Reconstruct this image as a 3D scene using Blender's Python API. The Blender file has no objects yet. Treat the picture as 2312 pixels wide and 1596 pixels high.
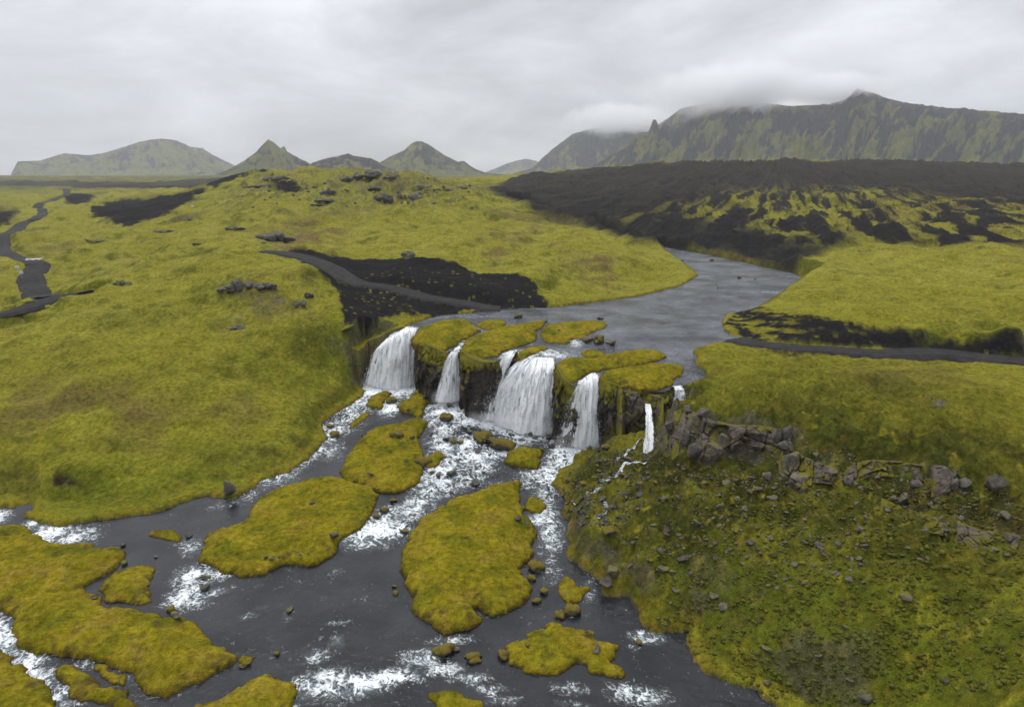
import bpy, bmesh, math, random, time
import numpy as np
from mathutils import Vector
T0 = time.time()
random.seed(7)
RNG = np.random.default_rng(11)
S = bpy.context.scene
COL = S.collection

# ------------------------------------------------------------------ camera
CAM_Z = 50.0
FOC = 1543.0
CX, CY = 1156.0, 798.0
PITCH = math.atan(403.0 / FOC)
cam_d = bpy.data.cameras.new('camera')
cam_d.sensor_width = 36.0
cam_d.lens = 36.0 * FOC / 2312.0
cam_d.clip_start = 0.5
cam_d.clip_end = 20000
cam = bpy.data.objects.new('camera', cam_d)
COL.objects.link(cam)
cam.location = (0, 0, CAM_Z)
cam.rotation_euler = (math.pi / 2 - PITCH, 0, 0)
S.camera = cam

# ------------------------------------------------------------------ world, sun, exposure
SUN_EL, SUN_AZ = math.radians(63), math.radians(-35)      # azimuth from +Y towards +X
W = bpy.data.worlds.new('World')
S.world = W
W.use_nodes = True
nt = W.node_tree
nt.nodes.clear()
def wn(t, **k):
    n = nt.nodes.new(t)
    for a, b in k.items(): setattr(n, a, b)
    return n
out = wn('ShaderNodeOutputWorld')
bg = wn('ShaderNodeBackground')
bg.inputs['Strength'].default_value = 0.10
sky = wn('ShaderNodeTexSky', sky_type='NISHITA', sun_disc=False)
sky.sun_elevation = SUN_EL
sky.sun_rotation = SUN_AZ
tc = wn('ShaderNodeTexCoord')
sep = wn('ShaderNodeSeparateXYZ')
nt.links.new(tc.outputs['Generated'], sep.inputs[0])
# CIE overcast: brightness grows with the sine of the elevation
zc = wn('ShaderNodeClamp'); nt.links.new(sep.outputs['Z'], zc.inputs[0])
grad = wn('ShaderNodeMath', operation='MULTIPLY_ADD')
nt.links.new(zc.outputs[0], grad.inputs[0]); grad.inputs[1].default_value = 10.0; grad.inputs[2].default_value = 4.9
# clouds laid out on a deck overhead: direction / (z + k)
zk = wn('ShaderNodeMath', operation='ADD'); nt.links.new(zc.outputs[0], zk.inputs[0]); zk.inputs[1].default_value = 0.30
dv = wn('ShaderNodeVectorMath', operation='DIVIDE')
cmb = wn('ShaderNodeCombineXYZ')
for i in range(3): nt.links.new(zk.outputs[0], cmb.inputs[i])
nt.links.new(tc.outputs['Generated'], dv.inputs[0]); nt.links.new(cmb.outputs[0], dv.inputs[1])
n1 = wn('ShaderNodeTexNoise'); n1.inputs['Scale'].default_value = 1.5; n1.inputs['Detail'].default_value = 7; n1.inputs['Roughness'].default_value = 0.58; n1.inputs['Distortion'].default_value = 0.35
nt.links.new(dv.outputs[0], n1.inputs['Vector'])
mr = wn('ShaderNodeMapRange'); mr.inputs['From Min'].default_value = 0.33; mr.inputs['From Max'].default_value = 0.67
mr.inputs['To Min'].default_value = 0.66; mr.inputs['To Max'].default_value = 1.26
nt.links.new(n1.outputs['Fac'], mr.inputs['Value'])
mu = wn('ShaderNodeMath', operation='MULTIPLY'); nt.links.new(grad.outputs[0], mu.inputs[0]); nt.links.new(mr.outputs[0], mu.inputs[1])
tint = wn('ShaderNodeVectorMath', operation='SCALE'); tint.inputs[0].default_value = (0.955, 0.975, 1.02)
nt.links.new(mu.outputs[0], tint.inputs['Scale'])
mx = wn('ShaderNodeMix', data_type='RGBA'); mx.inputs['Factor'].default_value = 0.94
nt.links.new(sky.outputs[0], mx.inputs['A']); nt.links.new(tint.outputs[0], mx.inputs['B'])
nt.links.new(mx.outputs['Result'], bg.inputs['Color'])
nt.links.new(bg.outputs[0], out.inputs[0])
sd = bpy.data.lights.new('sun', 'SUN'); sd.energy = 1.5; sd.angle = math.radians(14); sd.color = (1, 0.97, 0.93)
so = bpy.data.objects.new('sun', sd); COL.objects.link(so)
sdir = Vector((math.sin(SUN_AZ) * math.cos(SUN_EL), math.cos(SUN_AZ) * math.cos(SUN_EL), math.sin(SUN_EL)))
so.rotation_euler = sdir.to_track_quat('Z', 'Y').to_euler()
S.view_settings.view_transform = 'Standard'
S.view_settings.look = 'None'
S.view_settings.gamma = 1
S.view_settings.exposure = 0.27
S.cycles.volume_bounces = 5
S.cycles.max_bounces = 6
S.cycles.volume_step_rate = 2.0

# ------------------------------------------------------------------ numeric helpers
def hash3(i, j, k, seed):
    h = (i.astype(np.uint32) * np.uint32(374761393) + j.astype(np.uint32) * np.uint32(668265263)
         + k.astype(np.uint32) * np.uint32(2147483647 & 0x27d4eb2f) + np.uint32(seed * 1013904223 & 0xffffffff))
    h = (h ^ (h >> np.uint32(13))) * np.uint32(1274126177)
    h = (h ^ (h >> np.uint32(16))) * np.uint32(2246822519)
    return (h ^ (h >> np.uint32(15)))
def vnoise2(x, y, seed=0):
    """gradient noise, about -1..1"""
    xi = np.floor(x); yi = np.floor(y)
    fx = (x - xi).astype(np.float32); fy = (y - yi).astype(np.float32)
    xi = xi.astype(np.int64); yi = yi.astype(np.int64); z0 = np.zeros_like(xi)
    u = fx * fx * fx * (fx * (fx * 6 - 15) + 10); v = fy * fy * fy * (fy * (fy * 6 - 15) + 10)
    def g(a, b):
        h = hash3(xi + a, yi + b, z0, seed).astype(np.float32) * np.float32(2 * math.pi / 4294967296.0)
        return np.cos(h) * (fx - a) + np.sin(h) * (fy - b)
    n0 = g(0, 0); n1 = g(1, 0); n2 = g(0, 1); n3 = g(1, 1)
    a = n0 + u * (n1 - n0); b = n2 + u * (n3 - n2)
    return (a + v * (b - a)) * 1.5
def fbm2(x, y, octv=4, seed=0, gain=0.5, ridged=False):
    s = np.zeros(np.shape(x), np.float32); a = 1.0; t = 0
    for o in range(octv):
        n = vnoise2(x, y, seed + o * 17)
        if ridged: n = 1 - 2 * np.abs(n)
        s += a * n; t += a; a *= gain
        x = x * 2.03 + 3.1; y = y * 2.03 - 1.7
    return s / t
def vnoise3(x, y, z, seed=0):
    xi = np.floor(x); yi = np.floor(y); zi = np.floor(z)
    fx = x - xi; fy = y - yi; fz = z - zi
    xi = xi.astype(np.int64); yi = yi.astype(np.int64); zi = zi.astype(np.int64)
    s = lambda f: f * f * (3 - 2 * f)
    u, v, w = s(fx), s(fy), s(fz)
    g = lambda a, b, c: hash3(xi + a, yi + b, zi + c, seed).astype(np.float32) / np.float32(2147483648.0) - 1
    L = lambda a, b, t: a + (b - a) * t
    return L(L(L(g(0,0,0), g(1,0,0), u), L(g(0,1,0), g(1,1,0), u), v), L(L(g(0,0,1), g(1,0,1), u), L(g(0,1,1), g(1,1,1), u), v), w)
def cell2(x, y, seed=0):
    """distance to nearest and second cell point, id"""
    xi = np.floor(x).astype(np.int64); yi = np.floor(y).astype(np.int64)
    d1 = np.full(np.shape(x), 9.0); d2 = np.full(np.shape(x), 9.0); idd = np.zeros(np.shape(x))
    z = np.zeros_like(xi)
    for a in (-1, 0, 1):
        for b in (-1, 0, 1):
            h = hash3(xi + a, yi + b, z, seed)
            px = xi + a + (h & np.uint32(0xffff)).astype(np.float64) / 65536; py = yi + b + (h >> np.uint32(16)).astype(np.float64) / 65536
            d = np.hypot(px - x, py - y)
            hid = (hash3(xi + a, yi + b, z, seed + 99) & np.uint32(0xffff)).astype(np.float64) / 65536
            near = d < d1
            d2 = np.where(near, d1, np.minimum(d2, d)); idd = np.where(near, hid, idd); d1 = np.where(near, d, d1)
    return d1, d2, idd
def sstep(a, b, x):
    t = np.clip((x - a) / (b - a), 0, 1)
    return t * t * (3 - 2 * t)
def poly_sd(X, Y, P):
    """signed distance, negative inside"""
    X = np.asarray(X, float); Y = np.asarray(Y, float)
    d2 = np.full(X.shape, 1e18); ins = np.zeros(X.shape, bool)
    n = len(P)
    for i in range(n):
        ax, ay = P[i]; bx, by = P[(i + 1) % n]
        ex, ey = bx - ax, by - ay
        wx, wy = X - ax, Y - ay
        t = np.clip((wx * ex + wy * ey) / (ex * ex + ey * ey + 1e-12), 0, 1)
        d2 = np.minimum(d2, (wx - ex * t) ** 2 + (wy - ey * t) ** 2)
        c = (ay <= Y) != (by <= Y)
        with np.errstate(divide='ignore', invalid='ignore'):
            xc = ax + (Y - ay) * ex / (ey if ey != 0 else 1e-12)
        ins ^= c & (X < xc)
    d = np.sqrt(d2)
    return np.where(ins, -d, d)
def line_d(X, Y, P, closed=False):
    d2 = np.full(np.shape(X), 1e18)
    for i in range(len(P) - 1):
        ax, ay = P[i]; bx, by = P[i + 1]
        ex, ey = bx - ax, by - ay; wx, wy = X - ax, Y - ay
        t = np.clip((wx * ex + wy * ey) / (ex * ex + ey * ey + 1e-12), 0, 1)
        d2 = np.minimum(d2, (wx - ex * t) ** 2 + (wy - ey * t) ** 2)
    return np.sqrt(d2)
def smooth_poly(P, it=2):
    P = [tuple(p) for p in P]
    for _ in range(it):
        Q = []
        for i in range(len(P)):
            a, b = P[i], P[(i + 1) % len(P)]
            Q += [(a[0]*.75+b[0]*.25, a[1]*.75+b[1]*.25), (a[0]*.25+b[0]*.75, a[1]*.25+b[1]*.75)]
        P = Q
    return P
class RBF:
    def __init__(s, P, v, c=0.002, lam=0.0):
        P = np.array(P, float); v = np.array(v, float); n = len(P)
        s.P = P; s.c = c
        A = np.sqrt(((P[:, None] - P[None]) ** 2).sum(-1) + c * c)
        M = np.zeros((n + 3, n + 3)); M[:n, :n] = A - lam * np.eye(n); M[:n, n] = 1; M[:n, n+1:] = P; M[n, :n] = 1; M[n+1:, :n] = P.T
        r = np.zeros(n + 3); r[:n] = v
        s.w = np.linalg.solve(M, r)
    def __call__(s, a, b):
        sh = np.shape(a); a = np.ravel(a).astype(np.float32); b = np.ravel(b).astype(np.float32)
        o = (s.w[-3] + s.w[-2] * a + s.w[-1] * b).astype(np.float64)
        for k, (p, w) in enumerate(zip(s.P, s.w[:-3])):
            o += w * np.sqrt((a - np.float32(p[0])) ** 2 + (b - np.float32(p[1])) ** 2 + np.float32(s.c ** 2))
        return o.reshape(sh)

# ------------------------------------------------------------------ survey: how measured points become places
cp, sp = math.cos(PITCH), math.sin(PITCH)
def ray(px, py):
    u = (px - CX) / FOC; v = (CY - py) / FOC
    return np.array([u, cp + v * sp, -sp + v * cp])
def by_z(px, py, z):
    d = ray(px, py); t = (z - CAM_Z) / d[2]
    return np.array([d[0] * t, d[1] * t, z])
def by_y(px, py, y):
    d = ray(px, py); t = y / d[1]
    return np.array([d[0] * t, y, CAM_Z + d[2] * t])
def warp(x, y):
    return np.arctan2(x, y), 0.5 * np.log(x * x + y * y)
def Zf(ox, oy, sc):
    return lambda L: [(ox + x * sc, oy + y * sc) for x, y in L]
Z1 = Zf(0, 277.4, .36); Z2 = Zf(554.9, 277.4, .36); Z3 = Zf(1202.2, 185, .48); Z4 = Zf(739.8, 684.4, .2898)
Z5 = Zf(1109.8, 684.4, .3477); Z6 = Zf(0, 1063.5, .36); Z7 = Zf(739.8, 1017.3, .3627); Z8 = Zf(1479.7, 739.8, .5366)

# water levels
BW = [(880,880,4.5),(830,870,4.5),(780,930,3.5),(850,925,4),(900,935,3.6),(740,1000,2),(600,1080,1),(400,1150,.3),(100,1200,.1),
      (1010,915,6.0),(980,945,5),(1070,940,5),(1116,945,4.5),(1160,970,3.4),(1247,980,2.8),(1300,1005,3),(1346,1005,3),(1100,1000,3),
      (1000,1000,3.3),(1200,1050,2),(1250,1070,1.5),(950,1100,1.5),(1050,1100,1.2),(850,1200,.6),(1230,1150,.8),(1240,1250,.3),
      (100,1400,0),(500,1300,0),(700,1500,0),(1100,1550,0),(1400,1500,0),(1300,1400,0),(850,1350,0),(0,1596,0),(-200,1250,0),(1700,1590,0),(1000,1400,0),(300,1590,0)]
UW = [(1440,550,17),(1340,517,19),(1260,495,21),(1200,480,22),(1600,640,17),(1500,700,17),(1600,760,17),(1100,700,17),(930,740,17),(1044,771,16.5),(1018,797,16),
      (1150,797,16),(1200,815,15.6),(1253,812,15.6),(1330,780,16.5),(1400,780,16.8),(1345,846,14.6),(1310,872,13.8),(1500,830,15.9),
      (1560,845,15),(1530,874,14.3),(850,790,12.6),(885,757,15.6),(1780,612,17),(1240,695,17)]
def mk_w(L):
    P, v = [], []
    for a, b, z in L:
        p = by_z(a, b, z); P.append(warp(p[0], p[1])); v.append(z)
    return RBF(P, v, 0.03)
bw_f, uw_f = mk_w(BW), mk_w(UW)
BWZ = lambda x, y: np.clip(bw_f(*warp(np.asarray(x, float), np.asarray(y, float))), 0, 7)
UWZ = lambda x, y: np.clip(uw_f(*warp(np.asarray(x, float), np.asarray(y, float))), 12, 24)
def on_w(f, px, py, z0):
    z = z0
    for _ in range(12):
        p = by_z(px, py, z); z = 0.5 * z + 0.5 * float(f(p[0], p[1]))
    return by_z(px, py, z)
onB = lambda px, py: on_w(BWZ, px, py, 1.0)
onU = lambda px, py: on_w(UWZ, px, py, 16.5)
wB = lambda L: [tuple(onB(*q)[:2]) for q in L]
wU = lambda L: [tuple(onU(*q)[:2]) for q in L]

# land: (px, py, distance along Y)
LAND = [  # left hill
 (0,1130,98.5),(60,1120,98),(150,1150,96.5),(150,1050,103),(290,1130,98),(420,1105,101),(520,1080,104),(620,1030,110),(690,990,117),(730,940,127),(780,880,138),
 (300,1000,110),(150,950,115),(0,1000,109),(0,900,121),(450,1000,111),(550,950,120),(650,900,128),(720,860,138),(770,830,143),(300,900,121),(450,880,127),(600,820,138),(0,800,139),(150,800,138),(300,800,137),(450,780,143),
 (0,735,162),(-150,760,150),(-150,900,118),(-150,1100,98),(90,690,172),(180,652,184),(280,625,190),(380,602,193),(480,588,195),(560,578,192),(620,577,186),(690,595,180),(740,640,170),(770,690,160),
 (300,700,160),(450,690,162),(540,655,166),(600,640,168),(650,690,160),(600,740,150),(720,740,149),(690,650,166),(790,770,147),(800,740,150),
 # behind left hill: valley with the road
 (0,722,215),(80,668,238),(180,640,240),(75,590,290),(0,600,270),(20,560,350),(60,560,340),(30,520,450),(90,480,640),(0,520,440),(-150,600,260),(-150,700,200),(-150,500,460),
 (150,430,1000),(0,440,900),(-150,440,900),(150,420,1250),(0,413,1600),(250,412,1500),(400,408,1600),(500,403,1600),(-200,412,1600),
 (150,620,262),(150,570,320),(250,600,262),(150,500,480),(250,460,640),(200,480,560),(330,440,760),(300,490,500),(270,465,590),(420,432,720),(210,500,455),(120,540,380),
 # mid hill
 (300,560,300),(350,590,235),(450,570,250),(300,520,385),(400,500,390),(380,480,440),(500,440,500),(450,450,505),(520,410,570),(560,397,600),(640,388,640),(720,390,640),(600,420,520),(600,470,400),(520,500,360),(500,540,290),
 (640,540,290),(600,560,235),(650,565,228),(700,560,232),(700,500,350),(700,440,450),(760,400,540),(850,397,510),(930,405,480),(1000,415,470),(1080,430,460),(1120,447,455),(860,460,405),(780,470,395),(950,450,415),
 (900,540,285),(800,560,245),(1000,500,345),(1050,540,290),(1100,500,352),(1180,474,410),(1200,497,375),(1300,524,325),(1360,540,305),(1420,557,288),(1500,575,265),
 (730,575,224),(800,583,219),(900,583,219),(1000,585,216),(1050,605,203),(1130,620,198),(1210,635,192),(1250,600,225),(1150,580,240),(1300,560,262),(1400,590,244),(1350,630,215),(1450,610,235),(1500,615,236),(1250,660,190),
 # black scarp with road
 (650,572,215),(700,585,205),(750,610,196),(820,630,188),(900,650,181),(1000,675,175),(1090,692,171),(900,610,196),(1000,630,188),(1100,655,180),(1190,675,176),
 (780,650,175),(800,690,164),(850,728,153),(780,735,151),(950,700,163),(1020,700,168),(900,720,156),(880,740,150),(850,760,146),(900,760,146),
 # right bluff
 (1150,410,800),(1130,425,620),(1200,440,560),(1180,460,520),(1300,388,760),(1300,430,590),(1300,480,480),(1400,378,740),(1400,430,560),(1380,490,430),(1380,515,385),(1500,372,710),(1500,400,610),(1500,440,505),(1500,500,395),(1500,540,345),
 (1650,370,700),(1650,420,560),(1650,470,440),(1650,530,335),(1650,575,285),(1800,368,700),(1800,410,580),(1800,450,470),(1800,510,355),(1780,570,280),(1790,600,258),
 (1950,369,700),(1950,420,560),(1950,470,430),(1950,520,335),(1900,545,300),(2100,373,700),(2100,420,540),(2100,470,410),(2100,520,320),(2100,560,262),(2312,378,690),(2312,430,510),(2312,490,370),(2312,550,270),(2500,385,690),(2500,450,470),(2500,550,260),
 (1300,386,1100),(1500,374,1000),(1900,369,950),(2312,380,950),(1150,407,1200),(2500,385,950),
 # right near field
 (1640,722,158),(1700,680,172),(1760,645,186),(1800,622,200),(1850,590,222),(1900,568,240),(1700,695,163),(1800,660,172),(1900,620,188),(1850,690,150),(2000,650,166),(2000,590,214),(2150,600,205),(2250,650,163),(2312,600,205),(2400,620,185),(2500,650,163),
 (1750,705,150),(1850,708,143),(1950,722,136),(2080,740,130),(2200,752,127),(2312,765,124),(2500,775,122),
 (1700,750,143),(1800,768,131),(1900,778,128.5),(2000,785,127),(2120,790,126),(2312,797,124),(2500,800,123),(1680,768,137),(1750,772,132),
 (1700,780,131),(1850,795,124),(2000,805,121),(2150,810,119),(2312,822,116),(2500,830,113),
 # right hill under the road
 (1620,785,129),(1600,830,119),(1660,800,126),(1700,850,110),(1620,880,108),(1760,810,121),(1850,815,118),(1900,880,100),(2050,830,112),(2200,900,92),(2312,870,98),(1800,920,95),(2050,950,87),(2312,980,82),(2500,900,92),(2500,1050,72),
 (1580,905,104),(1560,915,103),(1520,925,103.5),(1600,945,93.5),(1700,955,90),(1800,980,85),(1900,1000,82),(2000,1010,80),(2100,1030,77),(2200,1050,74.5),(2312,1060,73),
 (1505,960,104),(1455,950,110.5),(1463,975,108),(1463,1000,105),(1463,1035,100.5),(1520,1020,95),(1560,1055,89.5),(1640,1050,88.5),(1700,1060,86),(1760,1090,80.5),(1850,1105,77.5),(1900,1100,77),(2000,1110,75),(2120,1110,73),(2220,1120,70.5),(2312,1150,67.5),
 (1435,1000,104.5),(1450,1055,97),(1400,1040,100),(1380,1000,107),(1350,1040,103),(1400,1100,92),(1340,1100,95),(1330,1170,86),(1450,1150,84),(1500,1200,78.5),(1600,1150,79.5),(1600,1250,72),(1700,1200,73),(1800,1250,67.5),(1950,1220,66.5),(2100,1250,61.5),(2312,1250,59.5),(2500,1300,54),
 (1330,1250,79),(1400,1270,76.5),(1430,1320,73),(1400,1340,73),(1500,1330,71),(1480,1410,67),(1540,1410,66.5),(1600,1350,68),(1700,1400,63),(1590,1450,64),(1600,1500,61.5),(1700,1530,58.5),(1800,1580,56),(1850,1450,57.5),(2000,1400,56),(2150,1400,54),(2300,1400,50),(2000,1596,50),(2150,1596,47),(2312,1596,43.5),(1900,1596,53),
 (2500,1450,45),(2312,1750,38),(2000,1750,44),(2500,1750,34),
 # spur left of first fall / cliff edge ground
 (850,740,151),(905,728,153),(850,758,149),(820,775,147),(800,810,145.5),(828,800,147),(825,745,150.5),(830,765,148.8),(835,780,148),(800,760,148.5),(812,840,144.5),(826,830,146),(822,856,145),(760,800,146),(1000,708,164),(1060,705,168),
]
LIP = [ # cliff top edge (px, py, z)
 (841,800,11.6),(850,790,12.4),(868,772,14),(888,757,15.3),(915,744,16.7),(938,744,16.8),(945,757,17),(958,770,17),(985,783,16.9),(1008,792,16.5),(1018,797,15.8),(1036,796,15.8),(1042,790,16.8),
 (1060,800,16.9),(1087,812,16.6),(1113,812,16.4),(1132,806,16),(1150,797,15.8),(1166,794,15.8),(1172,808,16.2),(1178,819,15.4),(1200,815,15.3),(1215,810,15.3),(1232,812,15.3),(1252,813,15.3),(1259,830,16),(1270,850,15.4),(1290,862,14.6),(1306,872,13.7),
 (1325,853,14.1),(1339,845,14.4),(1352,845,14.4),(1358,850,15.2),(1380,860,15),(1410,870,14.6),(1440,878,14.2),(1470,890,13.6),(1500,888,14),(1517,876,14.0),(1545,876,14.0),(1560,890,14.0)]
lipW = np.array([by_z(*q) for q in LIP])
P, v = [], []
LP = []
for a, b, y in LAND:
    p = by_y(a, b, y); LP.append(p)
for p in lipW: LP.append(p + np.array([0, 0.4, 0.15]))
# cliff foot, a short step in front of the lip
tan_ = np.gradient(lipW[:, :2], axis=0); tan_ /= np.linalg.norm(tan_, axis=1)[:, None]
ker = np.array([1, 2, 3, 2, 1]) / 9
for k in range(2): tan_[:, k] = np.convolve(np.pad(tan_[:, k], 2, mode='edge'), ker, 'valid')
tan_ /= np.linalg.norm(tan_, axis=1)[:, None]
NRM = np.stack([tan_[:, 1], -tan_[:, 0]], 1)
NRM = np.where(NRM[:, 1:2] > 0.2, -NRM, NRM)
NRM = NRM * .5 + np.array([-.1, -1]) * .5
NRM /= np.linalg.norm(NRM, axis=1)[:, None]
foot = lipW.copy()
foot[:, :2] += NRM * 1.6
foot[:, 2] = BWZ(foot[:, 0], foot[:, 1]) - 0.3
right = np.array([q[0] for q in LIP])
foot[:, 2] = np.where(right > 1350, np.interp(right, [1350, 1400, 1460, 1500, 1520, 1560], [3.5, 6.5, 9.0, 10.5, 11.6, 12.5]), foot[:, 2])
for p in foot: LP.append(p + np.array([0, -0.9, 0]))
for z, r in ((44, 2500), (44, 4200), (44, 8000)):
    for th in range(-60, 61, 15): LP.append(np.array([r * math.sin(math.radians(th)), r * math.cos(math.radians(th)), z]))
for th in (-60, -50): LP.append(np.array([100 * math.sin(math.radians(th)), 100 * math.cos(math.radians(th)), 6]))
for th in (50, 60):
    for r, z in ((60, 20), (120, 22), (300, 30), (700, 50)): LP.append(np.array([r * math.sin(math.radians(th)), r * math.cos(math.radians(th)), z]))
P = [warp(p[0], p[1]) for p in LP]; v = [p[2] for p in LP]
land_f = RBF(P, v, 0.006, lam=0.0)

# ------------------------------------------------------------------ polygons of the waters
lipD = [(q[0], q[1]) for q in LIP]
BASIN = Z6([(-560,300),(-200,240),(0,230),(160,225),(165,260),(150,290),(240,320),(300,345),(400,350),(600,310),(900,275),(1000,260),(1150,195),(1290,155),(1400,170),(1480,175),(1600,100),(1640,60),(1800,15)]) + \
 [(700,1035),(740,990),(728,965),(740,945),(790,915),(822,893),(818,865),(835,850),(900,858),(945,862),(970,880),(1000,885),(1040,885),(1090,915),(1160,945),(1250,960),(1300,975),(1345,990)] + \
 Z5([(660,930),(560,960),(520,990),(540,1040),(440,1080),(390,1170),(430,1220),(480,1290),(450,1370),(500,1420),(480,1500),(500,1570)]) + \
 Z7([(1490,600),(1490,680),(1640,770),(1700,830),(1700,880),(1740,910),(1870,920),(1930,1010),(1950,1100),(2000,1130),(2100,1140),(2240,1130),(2225,1200),(2260,1290),(2300,1350)]) + \
 Z8([(160,1400),(200,1450),(270,1480),(360,1510),(420,1530),(470,1570)]) + [(1800,1640),(1900,1800),(1700,2100),(-900,2100),(-700,1500)]
BASW = wB(BASIN)
UP = [(915,742),(925,733),(960,722),(1000,712),(1050,708),(1100,700),(1160,697),(1240,695),(1330,685),(1450,668),(1540,645),(1578,622),(1565,608),(1500,566),(1400,530),(1330,508),(1270,497),(1190,490),(1150,478),(1180,476),(1230,488),(1300,497),(1340,512),(1372,528),(1390,541)] + \
 Z3([(430,750),(600,775),(830,815),(1000,850),(1100,875),(1215,898),(1300,930)]) + [(1700,700),(1640,712),(1629,727)] + Z3([(900,1170),(950,1200),(1000,1215),(860,1228),(750,1265)]) + \
 Z5([(1330,350),(1320,400),(1390,455),(1385,490),(1250,540)]) + [(1543,876),(1518,876)]
UPW = wU(UP) + [tuple(p[:2]) for p in lipW[::-1] if p[0] < by_z(1505, 880, 14)[0] and p[0] > by_z(838, 790, 12.5)[0]]
# strip between lip and foot
CLZ = [tuple(p[:2]) for p in lipW] + [tuple(p[:2] + n * 3.4) for p, n in zip(foot[::-1], NRM[::-1])]

# ------------------------------------------------------------------ the terrain grid (polar, finer where the land is near)
th = np.concatenate([np.radians(np.linspace(-62, -39.5, 60, endpoint=False)), np.radians(np.linspace(-39.5, 39.5, 900, endpoint=False)), np.radians(np.linspace(39.5, 62, 61))])
lr = np.concatenate([np.arange(math.log(34), math.log(170), .0042), np.arange(math.log(170), math.log(720), .0045), np.arange(math.log(720), math.log(9000), .018)])
NT, NR = len(th), len(lr)
TH, LR = np.meshgrid(th, lr)          # rows = radius
RR = np.exp(LR); GX = RR * np.sin(TH); GY = RR * np.cos(TH)
L0 = land_f(TH, LR)
WBz = BWZ(GX, GY); WUz = UWZ(GX, GY)
def in_box(P, pad):
    a = np.array(P); return (GX > a[:, 0].min() - pad) & (GX < a[:, 0].max() + pad) & (GY > a[:, 1].min() - pad) & (GY < a[:, 1].max() + pad)
def sd_grid(P, pad):
    m = in_box(P, pad); o = np.full(GX.shape, 99.0); o[m] = poly_sd(GX[m], GY[m], P); return o
print('survey', time.time() - T0)
wig = fbm2(GX / 2.2, GY / 2.2, 3, 5) * 0.55
SDB = sd_grid(BASW, 30); SDU = sd_grid(UPW, 30); SDC = sd_grid(CLZ, 10)
wigU = wig * sstep(0, 3, SDC)
DOWN = [(lipW[0][0] - 14, lipW[0][1] + .5)] + [tuple(p[:2]) for p in lipW] + [(lipW[-1][0], lipW[-1][1] - 45), (lipW[0][0] - 14, lipW[0][1] - 45)]
SDD = sd_grid(DOWN, 2)
SDBw = SDB + wig; SDUw = SDU + wigU
# natural relief of the land
sc = np.clip(RR / 150, .35, 6)
rough = fbm2(GX / 45, GY / 45, 3, 1) * 3.0 * sstep(60, 300, RR) * 1.25 + fbm2(GX / 19, GY / 19, 3, 2) * 1.7 + fbm2(GX / 4.5, GY / 4.5, 3, 3) * 0.22 + fbm2(GX / 1.3, GY / 1.3, 2, 4) * 0.07
H = L0 + rough * np.clip(sc, .5, 1.5) * (.25 + .75 * sstep(0, 28, SDU))
bank = lambda d: 0.45 * (1 - np.exp(-np.maximum(d, 0) / .25)) + 0.12 * np.maximum(d, 0)
tB = sstep(0, 3.2, SDBw); tU = sstep(0, 4.5, SDUw)
H = np.where((SDBw > 0) & (SDBw < 8), (WBz + bank(SDBw)) * (1 - tB) + np.maximum(H, WBz + .3) * tB, H)
H = np.where((SDUw > 0) & (SDUw < 8) & (SDC > 0) & (SDD > 0), (WUz + bank(SDUw)) * (1 - tU) + np.maximum(H, WUz + .3) * tU, H)
H = np.where(SDUw <= 0, WUz - 0.25 - 0.5 * sstep(0, 2, -SDUw), H)
H = np.where(SDC < 0, np.minimum(H, L0) - 0.9 * sstep(0, .8, -SDC), H)
H = np.where(SDBw <= 0, WBz - 0.25 - 0.6 * sstep(0, 2, -SDBw), H)

def tz(x, y):
    """terrain height under world points"""
    x = np.asarray(x, float); y = np.asarray(y, float)
    t = np.arctan2(x, y); l = 0.5 * np.log(x * x + y * y)
    i = np.interp(l, lr, np.arange(NR)); j = np.interp(t, th, np.arange(NT))
    i0 = np.clip(i.astype(int), 0, NR - 2); j0 = np.clip(j.astype(int), 0, NT - 2); fi = i - i0; fj = j - j0
    return (H[i0, j0] * (1 - fi) * (1 - fj) + H[i0 + 1, j0] * fi * (1 - fj) + H[i0, j0 + 1] * (1 - fi) * fj + H[i0 + 1, j0 + 1] * fi * fj)
ER = np.exp(lr)
def hit(px, py, rmin=0):
    """where the line of survey point (px,py) first meets the land or water"""
    d = ray(px, py); t = math.atan2(d[0], d[1]); hd = math.hypot(d[0], d[1]); sl = d[2] / hd
    j = np.interp(t, th, np.arange(NT)); j0 = min(int(j), NT - 2); f = j - j0
    col = H[:, j0] * (1 - f) + H[:, j0 + 1] * f
    wc = np.where(np.minimum(SDBw[:, j0], 9) <= 0, WBz[:, j0], np.where(SDUw[:, j0] <= 0, WUz[:, j0], -99))
    col = np.maximum(col, wc)
    z = CAM_Z + sl * ER
    k = np.nonzero((col >= z) & (ER > rmin))[0]
    if len(k) == 0: r = 3000.0
    else:
        k = k[0]
        if k == 0: r = ER[0]
        else:
            a = z[k-1] - col[k-1]; b = col[k] - z[k]
            r = ER[k-1] + (ER[k] - ER[k-1]) * a / max(a + b, 1e-9)
    return np.array([r * math.sin(t), r * math.cos(t), CAM_Z + sl * r])
hitw = lambda L: [tuple(hit(*q)[:2]) for q in L]

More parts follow.
